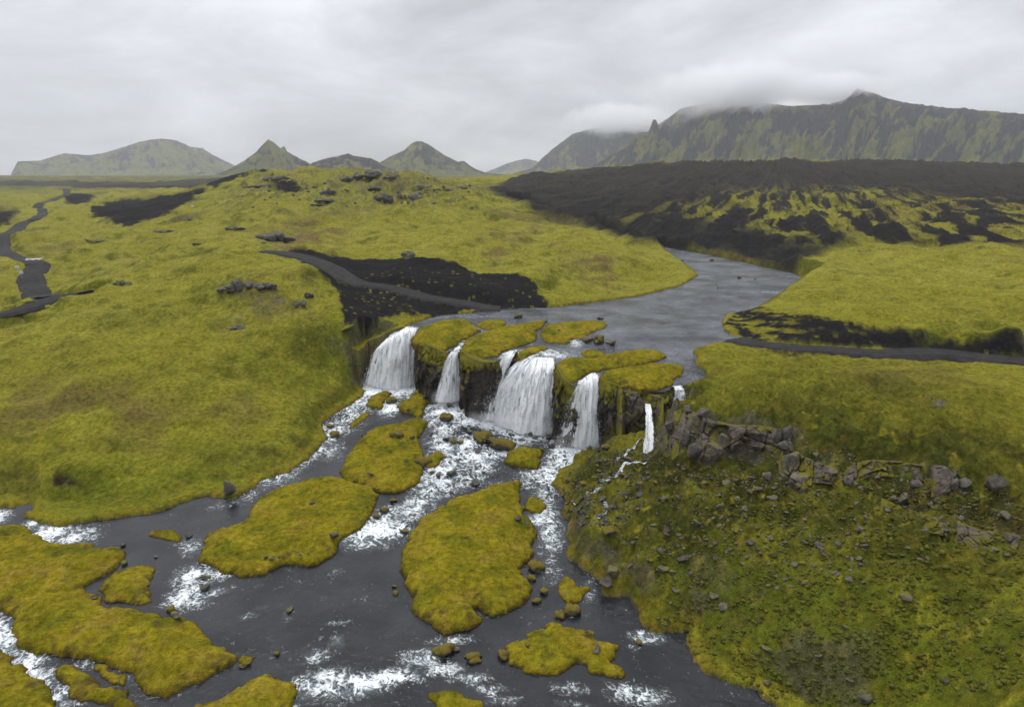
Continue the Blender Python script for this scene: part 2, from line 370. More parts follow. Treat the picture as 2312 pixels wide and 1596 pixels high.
# roads are cut level before colouring
ROADS = {}
def road_line(px, step=1.5, rmin=0):
    w = [hit(a, b, rmin)[:2] for a, b in px]
    # Catmull-Rom
    w = [2 * w[0] - w[1]] + w + [2 * w[-1] - w[-2]]
    o = []
    for i in range(1, len(w) - 2):
        p0, p1, p2, p3 = w[i-1], w[i], w[i+1], w[i+2]
        n = max(2, int(np.linalg.norm(p2 - p1) / step))
        for k in range(n):
            t = k / n
            o.append(.5 * ((2*p1) + (-p0+p2)*t + (2*p0-5*p1+4*p2-p3)*t*t + (-p0+3*p1-3*p2+p3)*t**3))
    o.append(w[-2]); return np.array(o)
road_defs = [
 ('gravel road winding through the green valley at far left', [(-60,728),(0,718),(60,690),(110,668),(150,655),(190,645)], 2.6),
 ('gravel road winding through the green valley at far left', [(110,668),(80,655),(70,630),(82,600),(78,588),(30,577),(5,565),(2,545),(15,525),(50,505),(88,487),(95,472),(85,463),(120,452),(150,440),(148,425)], 2.7),
 ('track crossing the black scarp down to the ford', [(590,568),(640,568),(700,580),(745,605),(800,630),(880,650),(960,668),(1030,683),(1090,694),(1130,698)], 2.4),
 ('track along the foot of the dark scarp at right', [(1660,768),(1720,772),(1800,779),(1900,787),(2000,795),(2120,801),(2312,808),(2480,812)], 2.3)]
for lab, px, hw in road_defs:
    c = road_line(px)
    zc_ = tz(c[:, 0], c[:, 1]); k = np.ones(25) / 25
    zc_ = np.convolve(np.pad(zc_, 12, mode='edge'), k, 'valid')
    ROADS.setdefault(lab, []).append((c, zc_, hw))
    m = in_box(c, 12) & (line_d(GX, GY, c[::4]) < 9) if True else None
    xs, ys = GX[m], GY[m]
    best = np.full(xs.shape, 1e9); zz = np.zeros(xs.shape)
    for i in range(0, len(c), 2):
        d = np.hypot(xs - c[i, 0], ys - c[i, 1]); q = d < best; best[q] = d[q]; zz[q] = zc_[i]
    t = 1 - sstep(hw + .3, hw + 5, best)
    H[m] = H[m] * (1 - t) + (zz - .35) * t
print('height', time.time() - T0)

# ------------------------------------------------------------------ ground colours
def sdw(Lpx):
    """signed distance in warped (angle, log range) space to a surveyed outline"""
    wp = [warp(p[0], p[1]) for p in (hit(*q) for q in Lpx)]
    a = np.array(wp); pad = .08
    m = (TH > a[:, 0].min() - pad) & (TH < a[:, 0].max() + pad) & (LR > a[:, 1].min() - 3 * pad) & (LR < a[:, 1].max() + 3 * pad)
    o = np.full(GX.shape, 9.0)
    # log range counts less: ground is seen edge-on
    o[m] = poly_sd(TH[m], LR[m] * .35, [(p[0], p[1] * .35) for p in wp])
    return o
WX = GX / np.clip(RR / 120, .5, 6); WY = GY / np.clip(RR / 120, .5, 6)
nA = fbm2(GX / 9, GY / 9, 4, 31); nB = fbm2(GX / 28, GY / 28, 4, 32); nC = fbm2(GX / 2.3, GY / 2.3, 3, 33); nD = fbm2(GX / 70, GY / 70, 3, 34)
edge = (fbm2(TH * 90, LR * 40, 4, 35)) * .012
SAND = np.zeros(GX.shape); BROWN = np.zeros(GX.shape); ROCK = np.zeros(GX.shape); LUSH = np.zeros(GX.shape)
def area(Lpx, soft=.006, k=1.0):
    d = sdw(Lpx) + edge * k
    return 1 - sstep(-soft, soft, d)
# black scarp and ash between road and falls
SAND = np.maximum(SAND, area([(650,566),(735,575),(800,583),(900,583),(990,583),(1050,605),(1110,615),(1210,635),(1215,665),(1240,685),(1225,697),(1100,697),(1010,712),(960,712),(870,716),(848,726),(805,732),(775,738),(775,700),(760,650),(720,610)], .002, .5))
# right dark bluff
bl = area([(1105,428),(1150,405),(1300,384),(1500,368),(1900,364),(2400,372),(2400,470),(2312,560),(2100,560),(1960,545),(1880,562),(1790,622),(1700,595),(1560,568),(1430,548),(1380,530),(1300,502),(1200,478)], .01, .3)
c0 = by_y(1760, 372, 720); ang = np.arctan2(GX - c0[0], -(GY - c0[1])); rad = np.hypot(GX - c0[0], GY - c0[1])
streak = fbm2(ang * 34 + nB * .7, rad / 85 + nD * .5, 6, 41, .66)
mossy = sstep(-.03, .15, streak + .22 * fbm2(GX / 40, GY / 40, 4, 42)) * .95
# moss richer in a band across the shoulder, bare on top and on the steep river face
band_ = area([(1420,500),(1600,450),(1750,425),(2000,430),(2312,470),(2400,560),(2000,560),(1850,545),(1700,520),(1540,490)], .03)
SAND = np.maximum(SAND, bl * (1 - mossy * (.05 + .95 * band_)))
for Lp in ([(205,470),(250,455),(300,448),(370,440),(440,428),(470,425),(440,445),(400,470),(360,490),(290,510),(250,505),(215,490)],
           [(140,440),(180,436),(215,442),(200,458),(150,460)],
           [(-100,402),(0,408),(150,409),(330,412),(480,402),(560,386),(640,385),(600,392),(540,402),(480,428),(420,424),(250,424),(160,420),(0,420)],
           [(-50,470),(45,474),(20,500),(-50,510)],
           [(615,425),(650,418),(690,428),(670,440),(630,440)]):
    SAND = np.maximum(SAND, area(Lp, .004))
# right scarp above road (dark with moss streaks)
s2 = area([(1632,735),(1690,690),(1760,706),(1850,712),(1950,735),(2080,750),(2200,762),(2312,772),(2480,780),(2480,812),(2312,806),(2120,798),(1900,782),(1760,772),(1690,768)], .003, .4)
s2l = area([(1600,700),(1700,690),(1790,720),(1800,780),(1680,790),(1600,760)], .02)
SAND = np.maximum(SAND, s2 * (1 - (.2 + .7 * s2l) * sstep(.1, .35, fbm2(GX / 3.2 + GY / 5, GY / 5, 4, 44) + .12 * s2l)))
SAND = np.maximum(SAND, .9 * area([(1680,770),(1760,778),(1850,800),(1800,812),(1720,790)], .006) * sstep(-.25, .15, nC))
# strip beside the roads
for lab, L in ROADS.items():
    for c, z_, hw in L:
        m = in_box(c, 10); d = line_d(GX[m], GY[m], c[::3]); SAND[m] = np.maximum(SAND[m], 1 - sstep(hw + .1, hw + 1.6, d + nC[m] * 1.4))
# tiny mossy freckles in ash
fr = cell2(GX / 1.7, GY / 1.7, 3)
SAND *= 1 - .8 * ((fr[0] < .22 + .25 * (fr[2] - .7)) & (fr[2] > .72) & (RR < 200)) * sstep(-.3, .3, nA)
# brown tired moss
for Lp, s in (([(0,880),(250,870),(420,930),(560,900),(600,930),(420,1000),(100,960),(0,980)], .75), ([(1080,545),(1150,500),(1215,500),(1190,520),(1160,560),(1120,600),(1060,575)], .9),
           ([(1240,550),(1330,560),(1420,600),(1380,640),(1300,610)], .8), ([(570,560),(640,545),(760,560),(730,572),(640,570)], .9), ([(560,610),(640,600),(700,650),(620,700),(560,680)], .6),
           ([(1900,440),(2312,430),(2312,560),(2100,540),(1960,520)], .5), ([(1750,800),(1900,830),(2312,840),(2312,880),(1900,870)], .35), ([(600,525),(700,500),(790,520),(700,560),(600,560)], .8)):
    BROWN = np.maximum(BROWN, s * area(Lp, .03) * sstep(-.35, .35, nA + nB))
# grey rock and lichen on knobbly ground
for Lp, s in (([(540,410),(660,395),(700,420),(690,440),(600,455),(520,470),(470,480),(520,440)], .75), ([(740,410),(840,390),(960,400),(1060,420),(1120,440),(1040,455),(950,470),(860,480),(790,470),(700,480),(690,450)], .7),
           ([(590,530),(650,515),(680,540),(640,565),(595,562)], .8), ([(500,640),(580,630),(710,660),(700,700),(590,700),(520,680)], .55), ([(510,720),(560,720),(550,750),(505,750)], .6), ([(790,470),(850,465),(840,490),(790,492)], .5)):
    ROCK = np.maximum(ROCK, s * area(Lp, .02) * sstep(-.1, .35, nC + .6 * nA))
# slope driven rock and lushness
gz = np.gradient(H, axis=0) / np.gradient(RR, axis=0); gt = np.gradient(H, axis=1) / (np.gradient(TH, axis=1) * RR)
SL = np.hypot(gz, gt)
slopeA = area([(1360,960),(1500,900),(1600,920),(1800,960),(2312,1030),(2400,1250),(2200,1300),(1900,1250),(1600,1300),(1420,1350),(1330,1300),(1280,1200),(1250,1100),(1330,1020)], .05)
ROCK = np.maximum(ROCK, slopeA * sstep(.75, 1.3, SL + .4 * nC) * .9)
ROCK = np.maximum(ROCK, sstep(1.0, 1.6, SL + .3 * nC) * (RR < 200) * .55 * (SDC > 0))
LUSH = np.maximum(area([(400,1000),(560,960),(730,960),(720,1040),(560,1090),(250,1160),(60,1170),(60,1060),(200,1060)], .05) * .8, area([(760,620),(790,700),(900,720),(870,800),(810,900),(740,960),(700,900),(740,780)], .05) * .55)
LUSH = np.maximum(LUSH, .3 * area([(1290,1200),(1500,1120),(1800,1200),(2312,1350),(2400,1700),(1800,1640),(1560,1480),(1400,1350)], .06))
LH = area([(470,1045),(560,1000),(640,985),(735,985),(720,1020),(640,1050),(560,1070),(480,1075)], .02); LH2 = area([(640,800),(700,760),(790,790),(810,880),(740,930),(680,900)], .04); HOLE = area([(118,1070),(150,1066),(190,1092),(150,1090),(122,1095)], .002, .1); GUL = area([(-20,1040),(60,1040),(85,1060),(70,1150),(50,1150),(60,1090),(-20,1090)], .01)
def mixc(a, b, t): return a * (1 - t[..., None]) + b * t[..., None]
c = np.zeros(GX.shape + (3,)) + np.array([.146, .138, .013])
c = mixc(c, np.array([.218, .202, .034]), np.clip(.5 + nB * .9, 0, 1) * sstep(125, 240, RR) * .9)
c = mixc(c, np.array([.060, .064, .007]), sstep(-.05, .6, nA * .6 + nB * .8 + .25 * nC) * .62)
c = mixc(c, np.array([.062, .070, .006]), sstep(.28, .75, np.hypot(np.gradient(H, axis=0) / np.gradient(RR, axis=0), np.gradient(H, axis=1) / (np.gradient(TH, axis=1) * RR)) + .25 * nC + .25 * nA) * .9)  # steep moss greener and darker: slope shading of the domes painted into the colour
c = mixc(c, np.array([.088, .104, .006]), LUSH * np.clip(.6 + nB, 0, 1))
c = mixc(c, np.array([.024, .026, .005]), slopeA * np.clip(.75 + .9 * nA + .4 * nC, 0, 1))
c = mixc(c, np.array([.075, .062, .022]), sstep(250, 420, RR) * sstep(.05, .45, nD + .5 * nB) * .7)
c = mixc(c, np.array([.040, .040, .009]), (.2 + .5 * slopeA) * sstep(.12, .5, fbm2(GX / 11, GY / 6, 4, 97) + .35 * nC))
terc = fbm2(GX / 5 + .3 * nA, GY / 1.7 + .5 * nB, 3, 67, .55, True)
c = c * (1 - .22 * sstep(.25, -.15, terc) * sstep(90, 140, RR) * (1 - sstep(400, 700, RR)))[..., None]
dk = area([(1560,900),(1640,870),(1800,830),(2000,860),(2250,950),(2312,1100),(2312,1250),(2000,1200),(1900,1000),(1700,940)], .08)
c = mixc(c, np.array([.032, .035, .005]), dk * np.clip(.75 + .8 * nA + .4 * nC, 0, 1) * .95)
c = mixc(c, np.array([.170, .150, .012]), .8 * sstep(.25, .6, nC + .5 * fbm2(GX / 1.1, GY / 1.1, 2, 77)) * (RR < 170))
c = mixc(c, np.array([.028, .020, .012]), area([(2000,1110),(2120,1150),(2200,1190),(2312,1180),(2400,1190),(2400,1270),(2230,1265),(2120,1210),(2010,1150)], .02) * sstep(-.4, .3, nC + nA) * .8)
c = mixc(c, np.array([.110, .075, .028]), BROWN)
c = mixc(c, np.array([.035, .030, .010]), np.clip(LH * sstep(-.3, .4, nA + .5 * nC) + LH2 * .7 * sstep(-.3, .5, nA + nC) + .6 * GUL, 0, 1) * .8)  # brown patches; LH2 also paints the shading of the hill's right flank
c = mixc(c, np.array([.022, .014, .009]), HOLE)
shore = np.exp(-np.maximum(np.minimum(SDBw, SDUw), 0) / 1.3)
c = mixc(c, np.array([.170, .118, .010]), shore * .75 * sstep(-.5, .3, nC))
c = mixc(c, np.array([.075, .066, .052]) * (1 + .35 * nC[..., None]), ROCK)
c = mixc(c, np.array([.0115, .0106, .0106]) * (1 + .3 * nC[..., None]) + np.clip(bl * (.016 * sstep(18, 50, H) + .010 * np.clip(streak, 0, 1)), 0, 1)[..., None] * np.array([1.15, 1, .85]), np.clip(SAND, 0, 1))
c = np.where((np.minimum(SDBw, SDUw) < 0)[..., None], np.array([.03, .03, .03]), c)
c = np.where((SDC < .3)[..., None], np.array([.05, .05, .015]) * (1 + .4 * nC[..., None]), c)
plain = sstep(900, 1500, RR)
c = mixc(c, np.array([.05, .048, .034]), plain * np.clip(.6 + nD, 0, 1))
MOSSY = np.clip(1 - SAND, 0, 1)
print('colour', time.time() - T0)
# mossy clump relief on living ground, crisp in the near slopes
clump = fbm2(GX / 1.6, GY / 1.6, 3, 61, .55, True) * .20 + fbm2(GX / .6, GY / .6, 2, 62, .5, True) * .07
near = 1 - sstep(120, 260, RR)
dry = sstep(0, 2.0, np.minimum(SDBw, SDUw)) * (SDC > 0)
slr = np.clip(slopeA + dk, 0, 1)
terr = fbm2(GX / 5 + .3 * nA, GY / 1.7 + .5 * nB, 3, 67, .55, True)
H = H + terr * .09 * MOSSY * dry * sstep(35, 110, RR) * (1 - sstep(300, 600, RR)) * (1 + 1.2 * np.clip(dk + slopeA, 0, 1))
knob = area([(520,410),(640,392),(860,392),(1000,412),(1110,440),(1040,470),(900,490),(700,470),(620,500),(480,490)], .04)
H = H + knob * (fbm2(GX / 20, GY / 26, 4, 68, .55, True) * 4.5 + 2.0 * ROCK * fbm2(GX / 5, GY / 6, 3, 69, .6, True))
H = H - HOLE * .5 - GUL * .9 + (LH + LH2) * dry * fbm2(GX / 4, GY / 4, 3, 98, .55, True) * .8
crease = fbm2(GX / 16 + .5 * nB, GY / 12 + .4 * nA, 4, 99, .5, True)
H = H - .55 * sstep(.25, .62, crease) * MOSSY * dry * sstep(2, 9, np.minimum(SDBw, SDUw)) * sstep(60, 110, RR) * (1 - sstep(500, 800, RR))
H = H + clump * MOSSY * dry * near * (.45 + 1.9 * slr) + ROCK * dry * fbm2(GX / 2.0, GY / 2.0, 4, 63, .6, True) * (.55 + .7 * (RR > 250)) \
    + slr * dry * (fbm2(GX / 6, GY / 5, 4, 64, .55, True) * 1.7 + fbm2(GX / 2.2, GY / 1.8, 3, 88, .55, True) * .35)
H = H + SAND * dry * near * fbm2(GX / .9, GY / .9, 2, 65) * .06 + bl * fbm2(ang * 26, rad / 400, 4, 66, .55, True) * 3.2 * dry

# ------------------------------------------------------------------ object helpers
def tag(o, label=None, cat=None, group=None, kind=None):
    if label: o['label'] = label
    if cat: o['category'] = cat
    if group: o['group'] = group
    if kind: o['kind'] = kind
    return o
def mesh_obj(name, verts, faces, mat, parent=None, smooth=True, attrs=None):
    me = bpy.data.meshes.new(name)
    verts = np.asarray(verts, np.float32); faces = np.asarray(faces, np.int32)
    nv, nf, k = len(verts), len(faces), faces.shape[1]
    me.vertices.add(nv); me.vertices.foreach_set('co', verts.ravel())
    me.loops.add(nf * k); me.loops.foreach_set('vertex_index', faces.ravel())
    me.polygons.add(nf); me.polygons.foreach_set('loop_start', np.arange(0, nf * k, k, dtype=np.int32)); me.polygons.foreach_set('loop_total', np.full(nf, k, np.int32))
    me.update(calc_edges=True)
    me.polygons.foreach_set('use_smooth', np.full(nf, smooth))
    for an, av in (attrs or {}).items():
        av = np.asarray(av, np.float32)
        if av.ndim == 2:
            at = me.attributes.new(an, 'FLOAT_COLOR', 'POINT'); cc = np.ones((nv, 4), np.float32); cc[:, :3] = av; at.data.foreach_set('color', cc.ravel())
        else:
            at = me.attributes.new(an, 'FLOAT', 'POINT'); at.data.foreach_set('value', av)
    me.materials.append(mat)
    o = bpy.data.objects.new(name, me); COL.objects.link(o)
    if parent: o.parent = parent
    return o
def grid_faces(nr, nc, mask=None):
    i = np.arange(nr * nc).reshape(nr, nc)
    f = np.stack([i[:-1, :-1], i[:-1, 1:], i[1:, 1:], i[1:, :-1]], -1).reshape(-1, 4)
    if mask is not None: f = f[mask.reshape(-1)]
    return f
def compact(verts, faces, attrs):
    u, inv = np.unique(faces, return_inverse=True)
    return verts[u], inv.reshape(faces.shape), {k: a[u] for k, a in attrs.items()}

# ------------------------------------------------------------------ materials
class NB:
    def __init__(s, name):
        s.m = bpy.data.materials.new(name); s.m.use_nodes = True; s.t = s.m.node_tree; s.t.nodes.clear()
        s.out = s.n('ShaderNodeOutputMaterial')
    def n(s, t, inp=None, **k):
        x = s.t.nodes.new(t)
        for a, b in k.items(): setattr(x, a, b)
        for a, b in (inp or {}).items():
            if isinstance(b, bpy.types.NodeSocket): s.t.links.new(b, x.inputs[a])
            else: x.inputs[a].default_value = b
        return x
    def l(s, a, b): s.t.links.new(a, b)
    def noise(s, vec, scale, detail=4, rough=.55, dist=0): return s.n('ShaderNodeTexNoise', {'Vector': vec, 'Scale': scale, 'Detail': detail, 'Roughness': rough, 'Distortion': dist})
    def math(s, op, a, b=0, c=0, clamp=False):
        x = s.n('ShaderNodeMath', {0: a, 1: b, 2: c}, operation=op); x.use_clamp = clamp; return x.outputs[0]
    def rng(s, v, a, b, c=0, d=1, smooth=False):
        x = s.n('ShaderNodeMapRange', {'Value': v, 'From Min': a, 'From Max': b, 'To Min': c, 'To Max': d})
        if smooth: x.interpolation_type = 'SMOOTHSTEP'
        return x.outputs[0]
    def mix(s, f, a, b):
        x = s.n('ShaderNodeMix', data_type='RGBA'); 
        for k, v_ in (('Factor', f), ('A', a), ('B', b)):
            if isinstance(v_, bpy.types.NodeSocket): s.l(v_, x.inputs[k])
            else: x.inputs[k].default_value = v_ if k == 'Factor' else (*v_, 1)
        return x.outputs['Result']
def mat_ground():
    b = NB('moss_and_ash'); geo = b.n('ShaderNodeNewGeometry'); P = geo.outputs['Position']
    col = b.n('ShaderNodeAttribute', attribute_name='Col').outputs['Color']
    ms = b.n('ShaderNodeAttribute', attribute_name='moss').outputs['Fac']
    n1 = b.noise(P, 1.3, 6, .65); n2 = b.noise(P, 7.0, 3, .6); n3 = b.noise(P, .22, 5, .6)
    v = b.math('MULTIPLY', b.rng(n1.outputs['Fac'], .3, .7, .5, 1.5), b.rng(n3.outputs['Fac'], .3, .7, .8, 1.2))
    v = b.math('MULTIPLY', v, b.rng(n2.outputs['Fac'], .3, .7, .6, 1.4))
    sc_ = b.n('ShaderNodeVectorMath', {0: col, 'Scale': v}, operation='SCALE').outputs[0]
    # stray ochre and lime tints in living moss
    hue = b.noise(P, .55, 5, .7)
    och = b.mix(b.math('MULTIPLY', b.rng(hue.outputs['Fac'], .55, .68), b.math('MULTIPLY', ms, .38)), sc_, (.20, .125, .018))
    lim = b.mix(b.math('MULTIPLY', b.rng(hue.outputs['Fac'], .44, .36), b.math('MULTIPLY', ms, .30)), och, (.13, .16, .012))
    bs = b.n('ShaderNodeBsdfPrincipled', {'Base Color': lim, 'Roughness': 1.0, 'Specular IOR Level': .04})
    hgt = b.math('ADD', b.math('MULTIPLY', n1.outputs['Fac'], .9), b.math('MULTIPLY', n2.outputs['Fac'], .22))
    bp = b.n('ShaderNodeBump', {'Height': hgt, 'Strength': .85, 'Distance': .35})
    b.l(bp.outputs[0], bs.inputs['Normal']); b.l(bs.outputs[0], b.out.inputs[0]); return b.m
def mat_rock(name, c1, c2, moss, wet=.75, mcol=(.12, .115, .012)):
    b = NB(name); geo = b.n('ShaderNodeNewGeometry'); P = geo.outputs['Position']
    oi = b.n('ShaderNodeObjectInfo').outputs['Random']
    n1 = b.noise(P, 2.2, 7, .65); n2 = b.noise(P, 9, 4, .6)
    base = b.mix(b.rng(n1.outputs['Fac'], .35, .65), c1, c2)
    base = b.n('ShaderNodeVectorMath', {0: base, 'Scale': b.rng(oi, 0, 1, .7, 1.3)}, operation='SCALE').outputs[0]
    nz = b.n('ShaderNodeSeparateXYZ', {0: geo.outputs['Normal']}).outputs['Z']
    lv = b.math('ADD', b.math('MULTIPLY', nz, .55), b.noise(P, 1.1, 5, .65).outputs['Fac'])
    lv = b.math('ADD', lv, b.math('MULTIPLY', b.math('SUBTRACT', oi, .5), .12))
    f = b.rng(lv, 1.12 - moss * .75, 1.2 - moss * .75)
    mc = b.mix(b.rng(n2.outputs['Fac'], .35, .65), tuple(x * .55 for x in mcol), tuple(x * 1.35 for x in mcol))
    cc = b.mix(f, base, mc)
    bs = b.n('ShaderNodeBsdfPrincipled', {'Base Color': cc, 'Roughness': b.mix(f, (wet,) * 3, (.95,) * 3), 'Specular IOR Level': .3})
    hg = b.math('ADD', n1.outputs['Fac'], b.math('MULTIPLY', n2.outputs['Fac'], .35))
    b.l(b.n('ShaderNodeBump', {'Height': hg, 'Strength': .8, 'Distance': .22}).outputs[0], bs.inputs['Normal']); b.l(bs.outputs[0], b.out.inputs[0]); return b.m
def mat_water(name, deep, rough, bscale, bdist, stretch=(1, 1, 1)):
    b = NB(name); geo = b.n('ShaderNodeNewGeometry'); P0 = geo.outputs['Position']
    P = b.n('ShaderNodeMapping', {'Vector': P0, 'Scale': stretch}).outputs[0]
    fo = b.n('ShaderNodeAttribute', attribute_name='foam').outputs['Fac']
    n1 = b.noise(P, bscale, 5, .6, .6); n2 = b.noise(P, bscale * 4.3, 3, .6, .3); big = b.noise(P0, .12, 4, .6)
    Pr = b.n('ShaderNodeMapping', {'Vector': P0, 'Rotation': (0, 0, -.55 if name == 'basin_water' else .3)}).outputs[0]
    Pf = b.n('ShaderNodeMapping', {'Vector': Pr, 'Scale': (1.0, .8, 1)}).outputs[0]
    f1 = b.noise(Pf, .62, 6, .62, 1.5); f2 = b.noise(Pf, 1.7, 5, .62, 1.2); f3 = b.noise(P0, .38, 4, .6, .5)
    web = b.math('SUBTRACT', 1, b.math('MULTIPLY', b.math('ABSOLUTE', b.math('SUBTRACT', f1.outputs['Fac'], .5)), 8), clamp=True)
    v_ = b.math('ADD', b.math('MULTIPLY', web, .5), b.math('MULTIPLY', b.rng(f2.outputs['Fac'], .28, .72), .5))
    thr = b.math('SUBTRACT', 1.03, b.math('MULTIPLY', fo, b.rng(f3.outputs['Fac'], .32, .62, .55, 1.12)))
    fm = b.rng(b.math('SUBTRACT', v_, thr), -.10, .50, 0, 1, True)
    c0 = b.mix(b.rng(big.outputs['Fac'], .35, .65), tuple(x * .5 for x in deep), tuple(x * 2.0 for x in deep))
    haze_ = b.mix(b.math('MULTIPLY', b.rng(fo, .25, 1.0), b.rng(f2.outputs['Fac'], .35, .65)), c0, (.20, .25, .27))
    cc = b.mix(fm, haze_, (.74, .78, .80))
    rg = b.mix(fm, (rough,) * 3, (.9,) * 3)
    bs = b.n('ShaderNodeBsdfPrincipled', {'Base Color': cc, 'Roughness': rg, 'IOR': 1.33})
    hg = b.math('ADD', b.math('ADD', n1.outputs['Fac'], b.math('MULTIPLY', n2.outputs['Fac'], .25)), b.math('MULTIPLY', fm, .2))
    b.l(b.n('ShaderNodeBump', {'Height': hg, 'Strength': .9, 'Distance': bdist}).outputs[0], bs.inputs['Normal']); b.l(bs.outputs[0], b.out.inputs[0]); return b.m
def mat_fall():
    b = NB('falling_water'); uv = b.n('ShaderNodeUVMap', uv_map='UVMap').outputs[0]
    sx = b.n('ShaderNodeSeparateXYZ', {0: uv}); U, V = sx.outputs['X'], sx.outputs['Y']   # metres across, 0..1 down
    ed = b.n('ShaderNodeAttribute', attribute_name='edge').outputs['Fac']
    P = b.n('ShaderNodeNewGeometry').outputs['Position']
    s1 = b.noise(b.n('ShaderNodeCombineXYZ', {0: b.math('MULTIPLY', U, 1.0), 1: b.math('MULTIPLY', V, 2.4)}).outputs[0], 1.5, 6, .62, .5)
    s2 = b.noise(b.n('ShaderNodeCombineXYZ', {0: b.math('MULTIPLY', U, 5.0), 1: b.math('MULTIPLY', V, 9.0), 2: 3.0}).outputs[0], 1.2, 5, .65, .7)
    dr = b.noise(P, 5.5, 4, .75, .3)
    a = b.math('ADD', b.math('MULTIPLY_ADD', s1.outputs['Fac'], 2.0, -.50), b.math('MULTIPLY', s2.outputs['Fac'], .55))
    a = b.math('ADD', a, b.math('MULTIPLY', b.math('SUBTRACT', dr.outputs['Fac'], .5), b.rng(V, .15, .8, .25, 1.35)))
    a = b.math('ADD', a, b.math('MULTIPLY', ed, .55))
    al = b.rng(a, .74, .98)
    lum = b.mix(b.rng(a, .95, 1.35), (.86, .89, .91), (.98, .985, .99))
    df = b.n('ShaderNodeBsdfPrincipled', {'Base Color': lum, 'Roughness': .6})
    tl = b.n('ShaderNodeBsdfTranslucent', {'Color': (.95, .97, .98, 1)})
    b.l(b.n('ShaderNodeBump', {'Height': a, 'Strength': .7, 'Distance': .3}).outputs[0], df.inputs['Normal'])
    m1 = b.n('ShaderNodeMixShader', {0: .18, 1: df.outputs[0], 2: tl.outputs[0]})
    tr = b.n('ShaderNodeBsdfTransparent')
    m2 = b.n('ShaderNodeMixShader', {0: al, 1: tr.outputs[0], 2: m1.outputs[0]})
    b.l(m2.outputs[0], b.out.inputs[0]); return b.m
def mat_plain(name, colr, var=.3, rough=.9, scale=3, bump=.2, dist=.1):
    b = NB(name); P = b.n('ShaderNodeNewGeometry').outputs['Position']; n = b.noise(P, scale, 6, .65)
    cc = b.mix(b.rng(n.outputs['Fac'], .3, .7), tuple(x * (1 - var) for x in colr), tuple(x * (1 + var) for x in colr))
    bs = b.n('ShaderNodeBsdfPrincipled', {'Base Color': cc, 'Roughness': rough, 'Specular IOR Level': .25})
    b.l(b.n('ShaderNodeBump', {'Height': n.outputs['Fac'], 'Strength': bump, 'Distance': dist}).outputs[0], bs.inputs['Normal']); b.l(bs.outputs[0], b.out.inputs[0]); return b.m
def mat_far():
    b = NB('mountain_flank'); P = b.n('ShaderNodeNewGeometry').outputs['Position']
    col = b.n('ShaderNodeAttribute', attribute_name='Col').outputs['Color']
    n = b.noise(P, .016, 9, .7)
    cc = b.n('ShaderNodeVectorMath', {0: col, 'Scale': b.rng(n.outputs['Fac'], .3, .7, .5, 1.5)}, operation='SCALE').outputs[0]
    bs = b.n('ShaderNodeBsdfPrincipled', {'Base Color': cc, 'Roughness': 1, 'Specular IOR Level': .02})
    b.l(b.n('ShaderNodeBump', {'Height': n.outputs['Fac'], 'Strength': .9, 'Distance': 30.0}).outputs[0], bs.inputs['Normal']); b.l(bs.outputs[0], b.out.inputs[0]); return b.m
M_G = mat_ground(); M_FAR = mat_far(); M_FALL = mat_fall()
M_WL = mat_water('basin_water', (.010, .0105, .012), .12, 1.2, .085)
M_WU = mat_water('river_water', (.060, .067, .075), .2, .5, 1.8, (.8, 1.0, 1))
def mat_cliff(nm='mossy_basalt', c1_=(.012, .011, .010), c2_=(.052, .043, .034)):
    b = NB(nm); geo = b.n('ShaderNodeNewGeometry'); P = geo.outputs['Position']
    dr = b.n('ShaderNodeAttribute', attribute_name='drape').outputs['Fac']
    n1 = b.noise(P, 1.6, 7, .65); n2 = b.noise(P, 6, 4, .6)
    rk = b.mix(b.rng(n1.outputs['Fac'], .35, .65), c1_, c2_)
    mc = b.mix(b.rng(n2.outputs['Fac'], .3, .7), (.052, .056, .005), (.160, .134, .008))
    nz = b.n('ShaderNodeSeparateXYZ', {0: geo.outputs['Normal']}).outputs['Z']
    lv = b.math('ADD', b.math('ADD', b.noise(P, .8, 6, .7).outputs['Fac'], dr), b.math('MULTIPLY', nz, .16)); f = b.rng(lv, .62, .74)
    cc = b.mix(f, rk, mc)
    bs = b.n('ShaderNodeBsdfPrincipled', {'Base Color': cc, 'Roughness': b.mix(f, (.55,) * 3, (1,) * 3), 'Specular IOR Level': .2})
    hg = b.math('ADD', n1.outputs['Fac'], b.math('MULTIPLY', n2.outputs['Fac'], .35))
    b.l(b.n('ShaderNodeBump', {'Height': hg, 'Strength': .9, 'Distance': .3}).outputs[0], bs.inputs['Normal']); b.l(bs.outputs[0], b.out.inputs[0]); return b.m
M_CLIFF = mat_cliff()
M_RG = mat_rock('grey_stone', (.050, .043, .035), (.135, .116, .096), .14, .9)
M_RD = mat_rock('wet_dark_stone', (.02, .019, .019), (.06, .056, .052), .12, .35)
M_RM = mat_rock('mossy_stone', (.03, .026, .02), (.09, .08, .065), .62, .7, (.125, .098, .010))
M_RC = mat_rock('lava_crag', (.04, .038, .034), (.15, .14, .125), .22, .9)
M_CUSH = mat_plain('moss_cushion', (.075, .076, .007), .5, 1.0, .9, .6, .2)
M_ROAD = mat_plain('packed_ash_gravel', (.019, .0175, .017), .6, 1.0, .6, .4)
M_DROP = mat_plain('water_drops', (.8, .83, .85), .05, .5)
